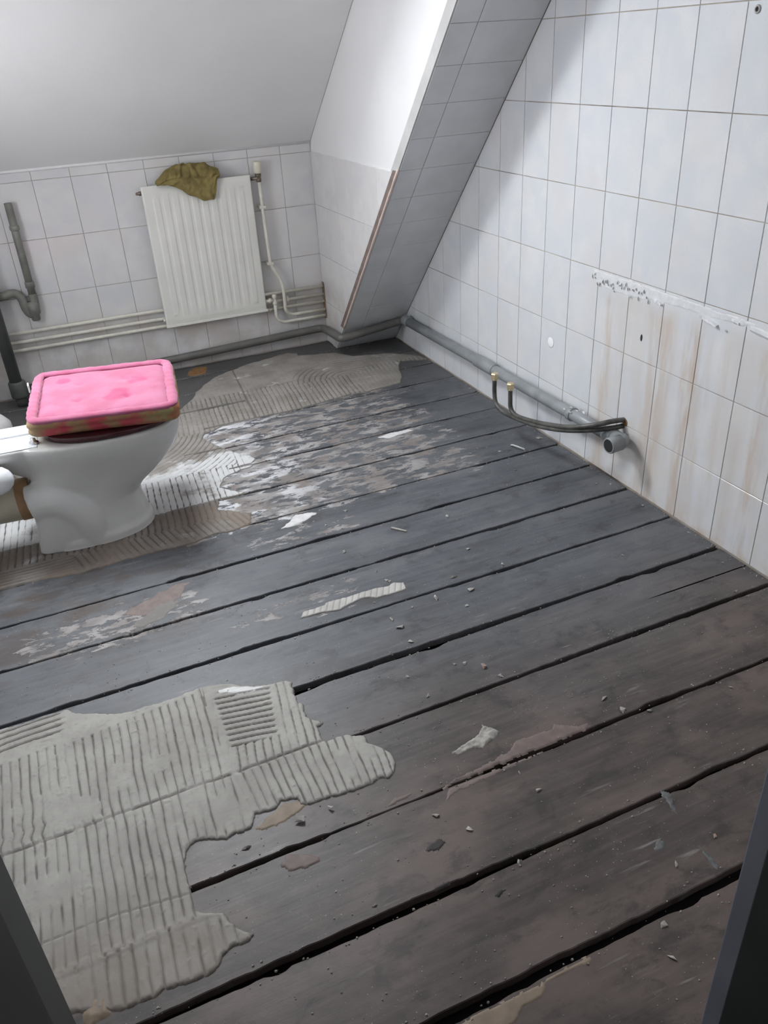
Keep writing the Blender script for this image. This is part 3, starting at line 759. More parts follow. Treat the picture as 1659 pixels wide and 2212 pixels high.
def thin(h): return lambda X, Y, d: np.minimum(h * (.8 + .5 * vnoise(X * 60, Y * 60, 3)) + .0006, .0008 + d * .6)
STRIP = [(-1.565, -.532), (-1.527, -.538), (-1.48, -.539), (-1.427, -.552), (-1.38, -.538), (-1.338, -.527), (-1.302, -.532), (-1.286, -.546), (-1.24, -.553), (-1.161, -.549), (-1.154, -.505), (-1.188, -.487), (-1.21, -.498), (-1.262, -.49), (-1.316, -.487), (-1.382, -.49), (-1.457, -.488), (-1.465, -.498), (-1.508, -.499), (-1.545, -.502)]
def strip_h(X, Y, d): return np.minimum(.0052 - .0016 * groove(X - .5 * Y, .024, .3), .001 + d * .9)
obj('mortar_strip', patch(STRIP, .003, strip_h, .004, 40, 5), M['mortar_pale'], floor, label='long pale mortar strip')
CL = [(-1.379, -1.31), (-1.338, -1.297), (-1.278, -1.282), (-1.253, -1.254), (-1.219, -1.3), (-1.255, -1.317), (-1.296, -1.329), (-1.332, -1.317), (-1.368, -1.321)]
def clump_h(X, Y, d): return np.minimum(.001 + .034 * np.abs(fbm(X * 26, Y * 30, 7, 3)), .001 + d * .9)
obj('mortar_clump', patch(CL, .003, clump_h, .004, 50, 6), M['crumb'], floor, label='torn crumpled mortar lump')
flat = [('glue_stain', [(-1.95, -1.312), (-1.90, -1.288), (-1.86, -1.268), (-1.825, -1.275), (-1.80, -1.29), (-1.82, -1.31), (-1.87, -1.322), (-1.92, -1.328)], 'stain_beige', .0012),
        ('paint_scuff', [(-.962, -1.651), (-.943, -1.68), (-.956, -1.721), (-.97, -1.741), (-.971, -1.723), (-.961, -1.686)], 'stain_grey', .0006),
        ('paint_scuff', [(-.986, -1.837), (-.981, -1.865), (-.984, -1.911), (-.996, -1.901), (-.996, -1.868)], 'stain_grey', .0006),
        ('paint_scuff', [(-1.058, -1.777), (-1.046, -1.792), (-1.07, -1.805), (-1.084, -1.798)], 'stain_grey', .0006),
        ('mortar_smear', [(-2.13, -.215), (-2.086, -.19), (-2.03, -.165), (-1.985, -.13), (-1.92, -.12), (-1.86, -.12), (-1.90, -.17), (-1.95, -.22), (-1.985, -.245), (-2.06, -.25)], 'stain_pink', .0010),
        ('mortar_smear', [(-2.115, -.305), (-2.07, -.27), (-2.02, -.225), (-1.955, -.20), (-1.925, -.225), (-1.965, -.275), (-2.02, -.312), (-2.08, -.315)], 'mortar_pale', .0012),
        ('glue_stain', [(-1.466, -1.422), (-1.423, -1.394), (-1.344, -1.392), (-1.229, -1.374), (-1.197, -1.351), (-1.085, -1.356), (-1.068, -1.344), (-1.012, -1.381), (-.982, -1.384), (-.991, -1.399), (-1.094, -1.400), (-1.2, -1.401), (-1.3, -1.402), (-1.45, -1.402)], 'stain_pink', .0008),
        ('glue_stain', [(-1.471, -1.448), (-1.44, -1.416), (-1.25, -1.416), (-1.143, -1.417), (-1.2, -1.424), (-1.372, -1.43), (-1.446, -1.44)], 'stain_pink', .0008),
        ('glue_stain', [(-1.702, -1.951), (-1.639, -1.949), (-1.517, -1.953), (-1.491, -1.947), (-1.38, -1.949), (-1.38, -1.959), (-1.453, -1.956), (-1.502, -1.961), (-1.527, -1.979), (-1.558, -1.976), (-1.591, -1.989), (-1.607, -1.995), (-1.715, -1.99), (-1.80, -2.0), (-1.80, -1.96)], 'stain_beige', .0008),
        ('glue_stain', [(-1.67, -1.399), (-1.616, -1.398), (-1.585, -1.380), (-1.54, -1.385), (-1.556, -1.398)], 'stain_pink', .0009),
        ('mortar_smear', [(-1.915, -1.444), (-1.896, -1.434), (-1.863, -1.434), (-1.82, -1.459), (-1.827, -1.479), (-1.863, -1.473), (-1.905, -1.464)], 'stain_pink', .0022),
        ('glue_stain', [(-2.40, -1.605), (-2.377, -1.581), (-2.35, -1.574), (-2.341, -1.587), (-2.345, -1.628), (-2.39, -1.635)], 'stain_beige', .0068),
        ('paint_flake', [(-1.439, .087), (-1.394, .125), (-1.352, .165), (-1.286, .153), (-1.258, .131), (-1.297, .123), (-1.327, .099), (-1.367, .093), (-1.399, .077)], 'stain_white', .0018),
        ('paint_flake', [(-.738, .705), (-.67, .722), (-.564, .716), (-.544, .695), (-.62, .684), (-.695, .67)], 'stain_white', .0018),
        ('rust_stain', [(-1.411, 2.149), (-1.385, 2.22), (-1.318, 2.27), (-1.263, 2.236), (-1.298, 2.127), (-1.37, 2.112)], 'stain_orange', .0008),
        ('damp_spot', [(-1.589, -1.561), (-1.56, -1.541), (-1.533, -1.546), (-1.529, -1.56), (-1.555, -1.574)], 'stain_dark', .0007),
        ('damp_spot', [(-1.608, -1.660), (-1.586, -1.655), (-1.568, -1.658), (-1.575, -1.664), (-1.61, -1.665)], 'stain_dark', .0007),
        ('damp_spot', [(-1.494, -1.734), (-1.474, -1.729), (-1.46, -1.736), (-1.487, -1.745)], 'stain_dark', .0007),
        ('paint_flake', [(-1.754, -.819), (-1.773, -.828), (-1.837, -.822), (-1.892, -.80), (-1.930, -.775), (-1.913, -.755), (-1.863, -.763), (-1.807, -.788)], 'stain_white', .0068)]
for n, pl, mt, h in flat:
    obj(n, patch(pl, .004, thin(h), .014 if n == 'mortar_smear' else .005, 28 if n == 'mortar_smear' else 45, rnd.randrange(99)), M[mt], floor)

# ------------------------------------------------------------------ toilet
T0 = Vector((-2.05, .487, 0)); TYAW = math.radians(-3.0)
toilet = thing('toilet', T0, 'white ceramic toilet with a dark maroon lid standing on the ridged mortar', 'toilet', rotz=TYAW)
def ring(xb, xf, hw, z, n=56, pf=2.2, pb=2.6, wide=.45):
    """egg-shaped outline; wide = where along the length it is widest"""
    xm = xb + (xf - xb) * wide; out = []
    for k in range(n):
        a = 2 * math.pi * k / n; c, s = math.cos(a), math.sin(a)
        p = pf if c >= 0 else pb
        L = (xf - xm) if c >= 0 else (xm - xb)
        out.append((xm + math.copysign(abs(c) ** (2 / p), c) * L, math.copysign(abs(s) ** (2 / p), s) * hw, z))
    return out
def loft(rings, cap=True):
    v = []; f = []; n = len(rings[0])
    for r in rings: v += r
    for i in range(len(rings) - 1):
        for k in range(n):
            a, b = i * n + k, i * n + (k + 1) % n; f.append((a, b, b + n, a + n))
    if cap: f.append(tuple(range(n))[::-1]); f.append(tuple(range((len(rings) - 1) * n, len(rings) * n)))
    return v, f
# z, back, front, half width, widest
prof = [(-.02, -.308, .156, .178, .45), (0.004, -.308, .156, .178, .45), (.035, -.306, .153, .175, .45), (.048, -.300, .142, .165, .45), (.075, -.297, .137, .159, .45), (.12, -.292, .128, .148, .45), (.166, -.288, .126, .140, .5), (.20, -.285, .155, .138, .55), (.24, -.283, .212, .142, .55),
        (.29, -.283, .268, .152, .55), (.335, -.285, .305, .166, .55), (.375, -.295, .324, .180, .55), (.41, -.31, .333, .189, .55), (.435, -.32, .336, .191, .55), (.450, -.32, .334, .189, .55), (.453, -.315, .326, .182, .55)]
v, f = loft([ring(b, a, w, z, pb=3.4 if z < .3 else 2.8, wide=k) for z, b, a, w, k in prof])
bm = bm_from(v, f)
# rear shelf that carried the cistern
v, f = loft([ring(-.66, -.12, w, z, pb=6, pf=3, wide=.55) for z, w in ((.395, .10), (.412, .125), (.432, .134), (.449, .134), (.454, .128))]); b2 = bm_from(v, f)
# neck under the shelf
v3, f3 = loft([ring(-.30 - (z - .30) * 1.6, .0, .085 + (z - .3) * .35, z, pb=3, wide=.6) for z in (.28, .33, .37, .40, .42)]); b3 = bm_from(v3, f3)
# moulded trap on the sides, outlet spigot
tr = [(-.335, .10), (-.30, .15), (-.245, .185), (-.18, .19), (-.125, .16), (-.09, .115), (-.07, .06), (-.055, .015)]
bs = [b2, b3]
for sgn in (-1, 1):
    pts = spline([(-.30, sgn * .096, .205), (-.25, sgn * .098, .212), (-.19, sgn * .100, .198), (-.13, sgn * .104, .145), (-.105, sgn * .104, .09), (-.098, sgn * .100, .03), (-.098, sgn * .098, -.05)], 5)
    v, f = tube_data(pts, [.080] * len(pts), 18); bs.append(bm_from(v, f))
    v, f = loft([ring(-.315 + z * .1, -.085, .05, z, wide=.5, pf=4, pb=4) for z in (.004, .05, .15, .2)]); v = [(p[0], p[1] + sgn * .118, p[2]) for p in v]; bs.append(bm_from(v, f))
v, f = tube_data([(-.24, 0, .215), (-.33, 0, .215), (-.375, 0, .213)], .052, 20); bs.append(bm_from(v, f))
for b in bs:
    bmesh.ops.recalc_face_normals(b, faces=b.faces); t_ = bpy.data.meshes.new('t'); b.to_mesh(t_); b.free(); bm.from_mesh(t_); bpy.data.meshes.remove(t_)
me = from_bm(bm)
tmp = bpy.data.objects.new('bowl', me); COL.objects.link(tmp)
md = tmp.modifiers.new('r', 'REMESH'); md.mode = 'VOXEL'; md.voxel_size = .0065
md = tmp.modifiers.new('s', 'SMOOTH'); md.factor = .5; md.iterations = 9
dg = bpy.context.evaluated_depsgraph_get(); me2 = bpy.data.meshes.new_from_object(tmp.evaluated_get(dg))
bpy.data.objects.remove(tmp)
for v_ in me2.vertices:
    if v_.co.z < .006: v_.co.z = .006
obj('bowl', me2, M['ceramic'], toilet, True)
v, f = loft([ring(-.195, .322, w, z, wide=.5, pb=2.4) for z, w in ((.4545, .174), (.458, .181), (.472, .182), (.478, .176))])
lid = obj('seat_lid', from_bm(bm_from(v, f)), M['maroon'], toilet, True, label='dark maroon lid')
v, f = loft([ring(-.185, .327, w, z, wide=.5, pb=2.4) for z, w in ((.4525, .178), (.4545, .184))])
obj('rear_shelf', box(-.655, -.215, -.125, .125, .4525, .4562, .0015), M['deck'], toilet)
obj('shelf_slot', box(-.40, -.235, .012, .030, .456, .464, .002), M['white_plastic'], toilet)
for s in (-1, 1):
    h = obj('hinge', lathe([(.0, 0), (.018, 0), (.018, .006), (.010, .010), (.009, .020), (0, .022)], (-.225, s * .085, .456)), M['chrome'], toilet, True)

# waste connector at the back of the pan
con = thing('waste_connector', (-2.50, .51, .215), 'beige waste pipe connector with a brown band behind the toilet', 'pipe')
con.location = (-2.50, .50, .215)
bm = bmesh.new()
part('sleeve', lathe([(0, 0), (.076, 0), (.078, .20), (.082, .30), (.083, .345), (.078, .348), (0, .348)], (-2.70, .487, .200), (.999, -.03, .02), 32), M['beige_plastic'], con, True)
part('rubber_band', lathe([(.0, 0), (.0835, 0), (.0850, .003), (.0850, .050), (.0835, .053), (0, .053)], (-2.400, .478, .2057), (.999, -.03, .02), 32), M['brown_band'], con, True, label='brown band')
capv = lathe([(.0, -.10), (.050, -.10), (.056, -.04), (.056, .0), (.054, .03), (.046, .056), (.030, .074), (.014, .082), (0, .084)], (-2.462, .338, .366), (1, -.08, .08), 28)
bend = thing('white_bend', (-2.47, .36, .0), 'white rounded plastic pipe bend in front of the beige waste pipe', 'pipe')
part('bend', capv, M['white_plastic'], bend, True)
part('stem', tube(spline([(-2.54, .362, .355), (-2.62, .37, .32), (-2.65, .375, .22), (-2.65, .375, .006)], 6), .050, 20), M['white_plastic'], bend, True)
gd = thing('soil_pipe', (-2.62, 1.12, 0), 'pale grey rounded soil pipe standing behind the toilet at the left edge', 'pipe')
part('pipe', tube([(-2.53, 1.15, .006), (-2.53, 1.15, .265)], .055, 20), M['grey_plastic'], gd, True)
part('rounded_top', lathe([(0, -.02), (.095, -.02), (.105, .0), (.10, .03), (.075, .058), (.04, .07), (0, .072)], (-2.49, 1.14, .27), (.12, -.1, 1), 28), M['grey_plastic'], gd, True)

# ------------------------------------------------------------------ pink cushion lying on the lid
CB = [(-2.288, .350), (-1.737, .232), (-1.662, .80), (-2.225, .925)]      # near left, near right, far right, far left
cush = thing('seat_cushion', (-1.98, .58, .483), 'square pink velvet cushion with quilted plaid sides lying on the toilet lid', 'cushion')
def cpt(u, v):
    a, b, c, d = [Vector((p[0], p[1], 0)) for p in CB]
    return (a * (1 - u) + b * u) * (1 - v) + (d * (1 - u) + c * u) * v
def csq(u, v, rc=.13):
    """round the corners of the unit square"""
    x, y = abs(u - .5) * 2, abs(v - .5) * 2; m = max(x, y)
    if m < 1e-6: return u, v
    ang = math.atan2(y, x); p = 15.0
    r = 1 / ((math.cos(ang) ** p + math.sin(ang) ** p) ** (1 / p)); s = r / (1 / max(math.cos(ang), math.sin(ang)))
    return .5 + (u - .5) * (1 + (s - 1)), .5 + (v - .5) * (1 + (s - 1))
ZT, ZB = .562, .482
tufts = [(.33, .32), (.67, .30), (.33, .66), (.67, .66)]
G = 48
v = []; f = []
for j in range(G + 1):
    for i in range(G + 1):
        u, w = csq(i / G, j / G); u = .5 + (u - .5) * .875; w = .5 + (w - .5) * .875; p = cpt(u, w)
        e = min(i, G - i, j, G - j) / G
        z = ZT + .004 - .014 * math.exp(-e * 26)
        for a, b in tufts: z -= .008 * math.exp(-(((u - a) ** 2 + (w - b) ** 2) / .0009)) + .004 * math.exp(-(((u - a) ** 2 + (w - b) ** 2) / .010))
        z += .006 * float(fbm(np.array(u * 5), np.array(w * 5), 4)) + .0025 * float(fbm(np.array(u * 22), np.array(w * 9), 6))
        v.append((p.x, p.y, z))
for j in range(G):
    for i in range(G): f.append((j * (G + 1) + i, j * (G + 1) + i + 1, (j + 1) * (G + 1) + i + 1, (j + 1) * (G + 1) + i))
part('top_panel', from_bm(bm_from(v, f)), M['pink'], cush, True)
def perim(n=160, grow=0.0):
    out = []
    for k in range(n):
        t = 4 * k / n; s = int(t); q = t - s
        u, w = [(q, 0), (1, q), (1 - q, 1), (0, 1 - q)][s]
        a, b = csq(u, w); a = .5 + (a - .5) * (1 + grow); b = .5 + (b - .5) * (1 + grow); out.append(cpt(a, b))
    return out
P = perim(); n = len(P); nv = 13; v = []; f = []
cen = sum(P, Vector()) / n
for j in range(nv):
    t = j / (nv - 1)
    for k, p in enumerate(P):
        d = (p - cen).normalized()
        bul = .009 * abs(math.sin(math.pi * t * 2)) + .004 * math.sin(math.pi * t)
        bul *= .72 + .28 * abs(math.sin(k * math.pi / 5)) 
        q = p + d * (bul - .004); nr = max(0, 1 - (q.y - .29 + (q.x + 2.0) * .22) / .35); v.append((q.x, q.y + .050 * nr * (1 - t) ** 1.3, ZB + (ZT - .006 - ZB) * t))
for j in range(nv - 1):
    for k in range(n):
        a, b = j * n + k, j * n + (k + 1) % n; f.append((a, b, b + n, a + n))
f.append(tuple(range(n))[::-1])
part('quilted_side', from_bm(bm_from(v, f)), M['plaid'], cush, True, label='faded red and olive quilted side')
def closed_tube(P, r, m=10):
    n = len(P); v = []; f = []
    for k in range(n):
        t = (P[(k + 1) % n] - P[k - 1]).normalized(); w = t.cross(Vector((0, 0, 1))).normalized(); rr = r * (1 + .07 * math.sin(k * 1.7) + .06 * math.sin(k * .55))
        for a in range(m):
            an = 2 * math.pi * a / m; v.append(P[k] + w * math.cos(an) * rr + Vector((0, 0, 1)) * math.sin(an) * rr * .58)
    for k in range(n):
        for a in range(m):
            b = (a + 1) % m; f.append((k * m + a, k * m + b, ((k + 1) % n) * m + b, ((k + 1) % n) * m + a))
    return from_bm(bm_from(v, f))
part('rolled_edge', closed_tube([p + Vector((0, 0, ZT - .004)) for p in perim(grow=-.064)], .0205, 14), M['pink'], cush, True)
part('cloth_tag', box(-2.262, -2.256, .80, .845, .525, .556, .001), M['white_plastic'], cush, label='small white tag')

# ------------------------------------------------------------------ radiator
RX0, RX1, RZ0, RZ1, RY = -1.462, -.828, .298, 1.092, 2.232
rad = thing('radiator', ((RX0 + RX1) / 2, 2.26, RZ0), 'cream ribbed panel radiator hung on the tiled back wall', 'radiator')
NXr, NZr = 200, 40
xs = np.linspace(RX0, RX1, NXr); zs = np.linspace(RZ0, RZ1, NZr)
X, Z = np.meshgrid(xs, zs)
ux = (X - RX0 - .045) / .0548
ph = np.abs((ux % 1.0) - .5) * 2
rib = np.clip((.80 - ph) / .32, 0, 1); rib = rib * rib * (3 - 2 * rib)
rib *= (ux > 0) * (ux < 10)
rib *= np.clip((Z - RZ0 - .055) / .03, 0, 1) * np.clip((RZ1 - .055 - Z) / .03, 0, 1)
ed = np.minimum(np.minimum(X - RX0, RX1 - X), np.minimum(Z - RZ0, RZ1 - Z))
Yr = RY + .004 - .0034 * rib + .009 * np.clip(1 - ed / .008, 0, 1) ** 2
me = grid_mesh(X, Yr, Z, np.ones(X.shape, bool))
part('front_panel', me, M['cream'], rad, True)
bm = bmesh.new()
box_bm(bm, RX0, RX1, RY + .010, RY + .026, RZ0, RZ1, .006)
part('back_panel', from_bm(bm), M['cream'], rad)
bm = bmesh.new()
for x in np.linspace(RX0 + .02, RX1 - .02, 40): box_bm(bm, x - .0035, x + .0035, RY + .026, RY + .037, RZ0 + .03, RZ1 - .02)
f_ = part('convector_fins', from_bm(bm), M['cream'], rad); f_['kind'] = 'stuff'
bm = bmesh.new(); box_bm(bm, RX0 - .003, RX1 + .003, RY - .001, RY + .008, RZ0 - .012, RZ0 + .004, .002); part('bottom_lip', from_bm(bm), M['cream'], rad)
for x in (RX0 + .065, RX1 - .065):
    for z in (RZ0 + .062, RZ1 - .058): part('weld_mark', box(x - .012, x + .012, RY - .0005, RY + .006, z - .006, z + .006, .002), M['cream'], rad)
for x in (RX0 + .12, RX1 - .12):
    part('wall_bracket', box(x - .015, x + .015, RY + .026, YB - .002, RZ0 + .14, RZ1 - .06), M['cream'], rad)
part('bleed_valve', lathe([(0, 0), (.012, 0), (.012, .012), (.008, .014), (.008, .026), (.004, .030), (0, .030)], (RX0, RY + .03, RZ1 - .035), (-1, 0, 0), 12), M['metal_dull'], rad, True, label='small dull metal bleed valve')
part('drain_plug', lathe([(0, 0), (.010, 0), (.010, .012), (0, .012)], (RX0, RY + .03, RZ0 + .03), (-1, 0, 0), 12), M['cream'], rad, True)

# towel over the top of the radiator
def towel_mesh():
    nx, nv = 64, 46; V = np.zeros((nv, nx, 3))
    for i in range(nx):
        t = i / (nx - 1); x = -1.372 + t * (.360)
        top = np.interp(x, [-1.372, -1.345, -1.303, -1.245, -1.12, -1.05, -1.012], [1.104, 1.135, 1.166, 1.187, 1.182, 1.160, 1.135])
        bot = np.interp(x, [-1.372, -1.316, -1.273, -1.195, -1.12, -1.06, -1.050, -1.036, -1.012], [1.096, 1.093, 1.072, 1.022, .985, .988, 1.00, 1.098, 1.110])
        for j in range(nv):
            s = j / (nv - 1)
            if s < .35:      # behind / on top
                q = s / .35; y = 2.292 - .030 * q; z = 1.098 + (top - 1.098) * math.sin(q * math.pi / 2)
            elif s < .55:
                q = (s - .35) / .20; y = 2.262 - .046 * q; z = top + (max(bot, 1.100) + .35 * (top - 1.10) - top) * q * q
            else:
                q = (s - .55) / .45; z0 = max(bot, 1.100) + .35 * (top - 1.10); z = z0 + (bot - z0) * q; y = 2.216 - .006 * math.sin(q * 3)
            n1 = float(fbm(np.array(x * 15 + s * 2.5), np.array(s * 3.4), 77, 3)); n2 = float(fbm(np.array(x * 34 + s * 5), np.array(s * 6), 78, 3))
            n1 = -abs(n1) * 2 + .28; k = .060 if s < .60 else .018
            fold = .016 * math.exp(-((x + 1.235 + (s - .5) * .14) / .012) ** 2) + .014 * math.exp(-((x + 1.155 - (s - .5) * .16) / .012) ** 2) + .012 * math.exp(-((x + 1.085) / .014) ** 2)
            lift_ = 1 if s < .6 else .35
            V[j, i] = (x + .020 * n2, min(2.300, y - (n1 * k if s > .25 else 0) - fold * (s > .3) * lift_ - .004), z + (.030 * n1 * math.sin(min(1, s / .5) * math.pi) + .012 * n2 + fold * .5 if s < .6 else .006 * n2))
            if V[j, i][2] < 1.10: V[j, i][1] = min(V[j, i][1], 2.222)
    f = [(j * nx + i, j * nx + i + 1, (j + 1) * nx + i + 1, (j + 1) * nx + i) for j in range(nv - 1) for i in range(nx - 1)]
    me = mesh(V.reshape(-1, 3), f)
    o = bpy.data.objects.new('t', me); COL.objects.link(o)
    md = o.modifiers.new('s', 'SOLIDIFY'); md.thickness = .006; md.offset = 0
    md = o.modifiers.new('d', 'SUBSURF'); md.levels = 1
    dg = bpy.context.evaluated_depsgraph_get(); m2 = bpy.data.meshes.new_from_object(o.evaluated_get(dg)); bpy.data.objects.remove(o); return m2
obj('towel', towel_mesh(), M['khaki'], None, True, label='crumpled khaki towel draped over the top of the radiator', cat='towel')

# ------------------------------------------------------------------ heating pipes
PY = 2.283
def hpipe(name, pts, label, r=.0105, fr=.03, clips=()):
    o = thing(name, pts[0], label, 'pipe')
    part('pipe', tube(fillet(pts, fr), r, 12), M['cream_pipe'], o, True)
    for c in clips:
        bm = bmesh.new(); box_bm(bm, c[0] - .020, c[0] + .020, c[1] - .012, YB, c[2] - .008, c[2] + .008, .003)
        part('pipe_clip', from_bm(bm), M['cream_pipe'], o)
    return o
hpipe('heating_pipe', [(XL, PY, .388), (-1.5, PY, .386), (XC, PY, .376)], 'uppermost of the three cream heating pipes running behind the radiator')
hpipe('heating_pipe', [(XL, PY, .335), (-1.5, PY, .334), (XC, PY, .325)], 'middle one of the three cream heating pipes running behind the radiator')
hpipe('heating_pipe', [(XL, PY, .287), (-1.5, PY, .288), (XC, PY, .278)], 'lowest of the three cream heating pipes running behind the radiator')
fp = hpipe('radiator_pipe', [(-.772, 2.262, 1.065), (-.772, 2.258, .90), (-.766, 2.258, .565), (-.712, 2.258, .462), (-.702, 2.256, .40), (-.704, 2.256, .26), (-.66, 2.272, .228), (XC, PY, .224)], 'cream pipe dropping from the thermostatic valve beside the radiator', clips=[(-.772, 2.258, .905), (-.766, 2.258, .572)])
part('pipe_clip', box(-.690, -.672, 2.262, YB, .318, .352, .003), M['cream_pipe'], fp)
rp = hpipe('return_pipe', [(-.769, 2.254, .35), (-.769, 2.254, .225), (-.73, 2.260, .192), (-.62, 2.272, .188), (XC, PY, .184)], 'lowest cream pipe curving up to the small valve at the radiator foot', fr=.045)
part('lockshield_valve', lathe([(0, 0), (.013, 0), (.015, .006), (.015, .020), (.010, .024), (.010, .040), (.014, .044), (.014, .062), (0, .066)], (-.769, 2.254, .315), (0, 0, 1), 14), M['cream_pipe'], rp, True)
part('valve_tail', lathe([(0, 0), (.010, 0), (.010, .020), (.015, .022), (.015, .036), (.010, .038), (.010, .062), (0, .062)], (-.769, 2.254, .345), (-1, 0, 0), 14), M['cream_pipe'], rp, True)
tv = thing('thermostatic_valve', (-.775, 2.262, 1.06), 'ivory thermostatic valve head at the upper right of the radiator', 'valve')
part('valve_body', lathe([(0, 0), (.013, 0), (.016, .006), (.016, .022), (.012, .026), (.018, .030), (.018, .046), (0, .048)], (-.774, 2.262, 1.047), (0, 0, 1), 14), M['metal_dull'], tv, True)
part('valve_tail', lathe([(0, 0), (.015, 0), (.015, .014), (.010, .016), (.010, .054), (0, .054)], (-.774, 2.262, 1.068), (-1, 0, 0), 14), M['metal_dull'], tv, True)
part('valve_head', lathe([(0, 0), (.020, 0), (.024, .006), (.024, .058), (.020, .066), (.014, .066), (.012, .060), (0, .060)], (-.774, 2.262, 1.094), (.02, -.03, 1), 18), M['valve_ivory'], tv, True)
# mortar-filled slots where the pipes enter the recess wall
obj('trim_4', box(XC - .0085, XC - .002, 2.268, 2.300, .165, .40, .002), plain('brown_hole_edge', (.20, .145, .09), .9, .4, 40), kind='structure')

# ------------------------------------------------------------------ grey waste pipes
DYB = 2.262
drain = thing('drain_pipe', (-.045, 1.9, .2), 'long grey plastic drain pipe along the foot of the walls ending in an elbow', 'pipe')
path1 = fillet([(-2.30, DYB, .062), (-1.4, DYB, .080), (-.60, DYB, .106), (-.465, DYB - .01, .112), (-.462, 1.925, .128), (-.40, 1.925, .130), (-.045, 1.940, .165), (-.043, 1.84, .190)], .05, 7)
part('pipe', tube(path1, .025, 18), M['pvc'], drain, True)
part('pipe', tube([(-.043, 1.845, .190), (-.043, .86, .206), (-.043, .0, .216), (-.043, -.215, .218)], .0275, 18), M['pvc_blue'], drain, True)
for ya, yb_, rr in ((.93, .74, .0315), (.075, .045, .0305), (1.86, 1.80, .0305)):
    part('coupling', lathe([(0, 0), (rr, 0), (rr + .002, .004), (rr + .002, ya - yb_ - .004), (rr, ya - yb_), (0, ya - yb_)], (-.043, ya, .2067 + (.8 - ya) * .0115), (0, -1, .0115), 20), M['pvc_blue'], drain, True)
for y in (1.70, .955):
    part('pipe_clip', box(-.030, 0, y - .009, y + .009, .155, .165, .002), M['pvc_old'], drain)
el = fillet([(-.043, -.19, .219), (-.044, -.312, .230), (-.105, -.316, .232)], .038, 8)
part('elbow', tube(el, [.031] * len(el), 20), M['pvc_blue'], drain, True)
ax = Vector((-1, -.05, -.02)).normalized(); e0 = Vector((-.068, -.3155, .2325))
part('elbow_socket', lathe([(.026, .0), (.034, 0), (.034, .058), (.032, .062), (.0274, .062), (.0270, .02), (0, .02)], e0, ax, 24), M['pvc_blue'], drain, True)
part('bore', lathe([(0, .021), (.0258, .021), (.0264, .0605), (.0272, .0622)], e0, ax, 24), M['pipe_in'], drain, label='dark open bore')
part('elbow_collar', lathe([(0, 0), (.034, 0), (.034, .035), (0, .035)], (-.043, -.215, .2205), (0, -1, .06), 20), M['pvc_blue'], drain, True)
def flakes(pts, seed):
    bm = bmesh.new(); r = random.Random(seed)
    for p in pts:
        v = [Vector(p) + Vector((r.uniform(-.006, .001), r.uniform(-.014, .014), r.uniform(-.007, .007))) for _ in range(6)]
        vs_ = [bm.verts.new(q) for q in v]; bmesh.ops.convex_hull(bm, input=vs_)
    return from_bm(bm)
part('glue_flakes', flakes([(-.066, .03, .238), (-.05, .055, .247), (-.068, .075, .235), (-.045, .02, .246), (-.03, -.01, .243), (-.02, .04, .240)], 3), M['stain_white'], drain, label='white glue flakes')['kind'] = 'stuff'

st = thing('waste_trap', (-2.165, 2.25, .45), 'grey waste pipe with a bottle-shaped trap on the back wall left of the radiator', 'pipe')
WYY = 2.262
part('riser', tube([(-2.162, WYY, 1.085), (-2.162, WYY, .575)], .0205, 16), M['pvc_old'], st, True)
part('collar', lathe([(0, 0), (.023, 0), (.0255, .004), (.0255, .022), (.022, .026), (0, .026)], (-2.162, WYY, .945), (0, 0, 1), 18), M['pvc_old'], st, True)
part('collar', lathe([(0, 0), (.0255, 0), (.0255, .030), (.023, .034), (0, .034)], (-2.162, WYY, .635), (0, 0, 1), 18), M['pvc_old'], st, True)
ub = spline([(-2.162, WYY, .60), (-2.163, WYY, .54), (-2.178, WYY, .495), (-2.200, WYY, .492), (-2.216, WYY, .525), (-2.222, WYY, .575), (-2.238, WYY, .607), (-2.27, WYY, .618), (-2.34, WYY, .606), (-2.60, WYY, .60), (XL + .001, WYY, .60)], 6)
part('bend', tube(ub, [.0235] * len(ub), 16), M['pvc_old'], st, True)
part('trap_cup', lathe([(0, 0), (.021, 0), (.024, .006), (.024, .03), (.033, .04), (.036, .085), (.030, .105), (0, .105)], (-2.176, WYY - .004, .452), (0, 0, 1), 18), M['pvc_old'], st, True)

vp = thing('waste_stack', (-2.375, 2.17, 0), 'thick dark grey vertical pipe in the back left corner', 'pipe')
part('pipe', tube([(-2.378, 2.17, 1.24), (-2.372, 2.17, .14)], .034, 18), M['pvc_dark'], vp, True)
part('collar', lathe([(0, 0), (.046, 0), (.048, .01), (.048, .085), (.042, .095), (0, .095)], (-2.37, 2.17, .055), (0, 0, 1), 20), M['pvc_dark'], vp, True)
part('branch', tube(fillet([(-2.37, 2.17, .004), (-2.37, 2.17, .066), (-2.30, 2.25, .064)], .03), .030, 16), M['pvc_dark'], vp, True)

# ------------------------------------------------------------------ capped copper tails
def copper(pts, cap, label):
    o = thing('copper_pipe', pts[0], label, 'pipe')
    part('pipe', tube(spline(pts, 7), .0110, 12), M['copper'], o, True)
    n = 6; c = Vector(cap)
    me = lathe([(0, -.002), (.0178, -.002), (.019, .002), (.019, .023), (.017, .028), (0, .028)], c, (0, .03, 1), 6)
    part('brass_cap', me, M['brass'], o, label='pale brass cap')
    part('olive_nut', lathe([(0, 0), (.012, 0), (.012, .008), (0, .008)], c + Vector((0, 0, -.010)), (0, 0, 1), 12), M['brass'], o, True)
copper([(.004, -.247, .292), (-.05, -.235, .293), (-.12, -.19, .272), (-.165, -.09, .236), (-.185, .06, .197), (-.193, .20, .168), (-.197, .29, .158), (-.198, .330, .180), (-.198, .337, .225), (-.198, .337, .278)], (-.198, .337, .276), 'shorter tarnished copper pipe with a brass cap by the right wall')
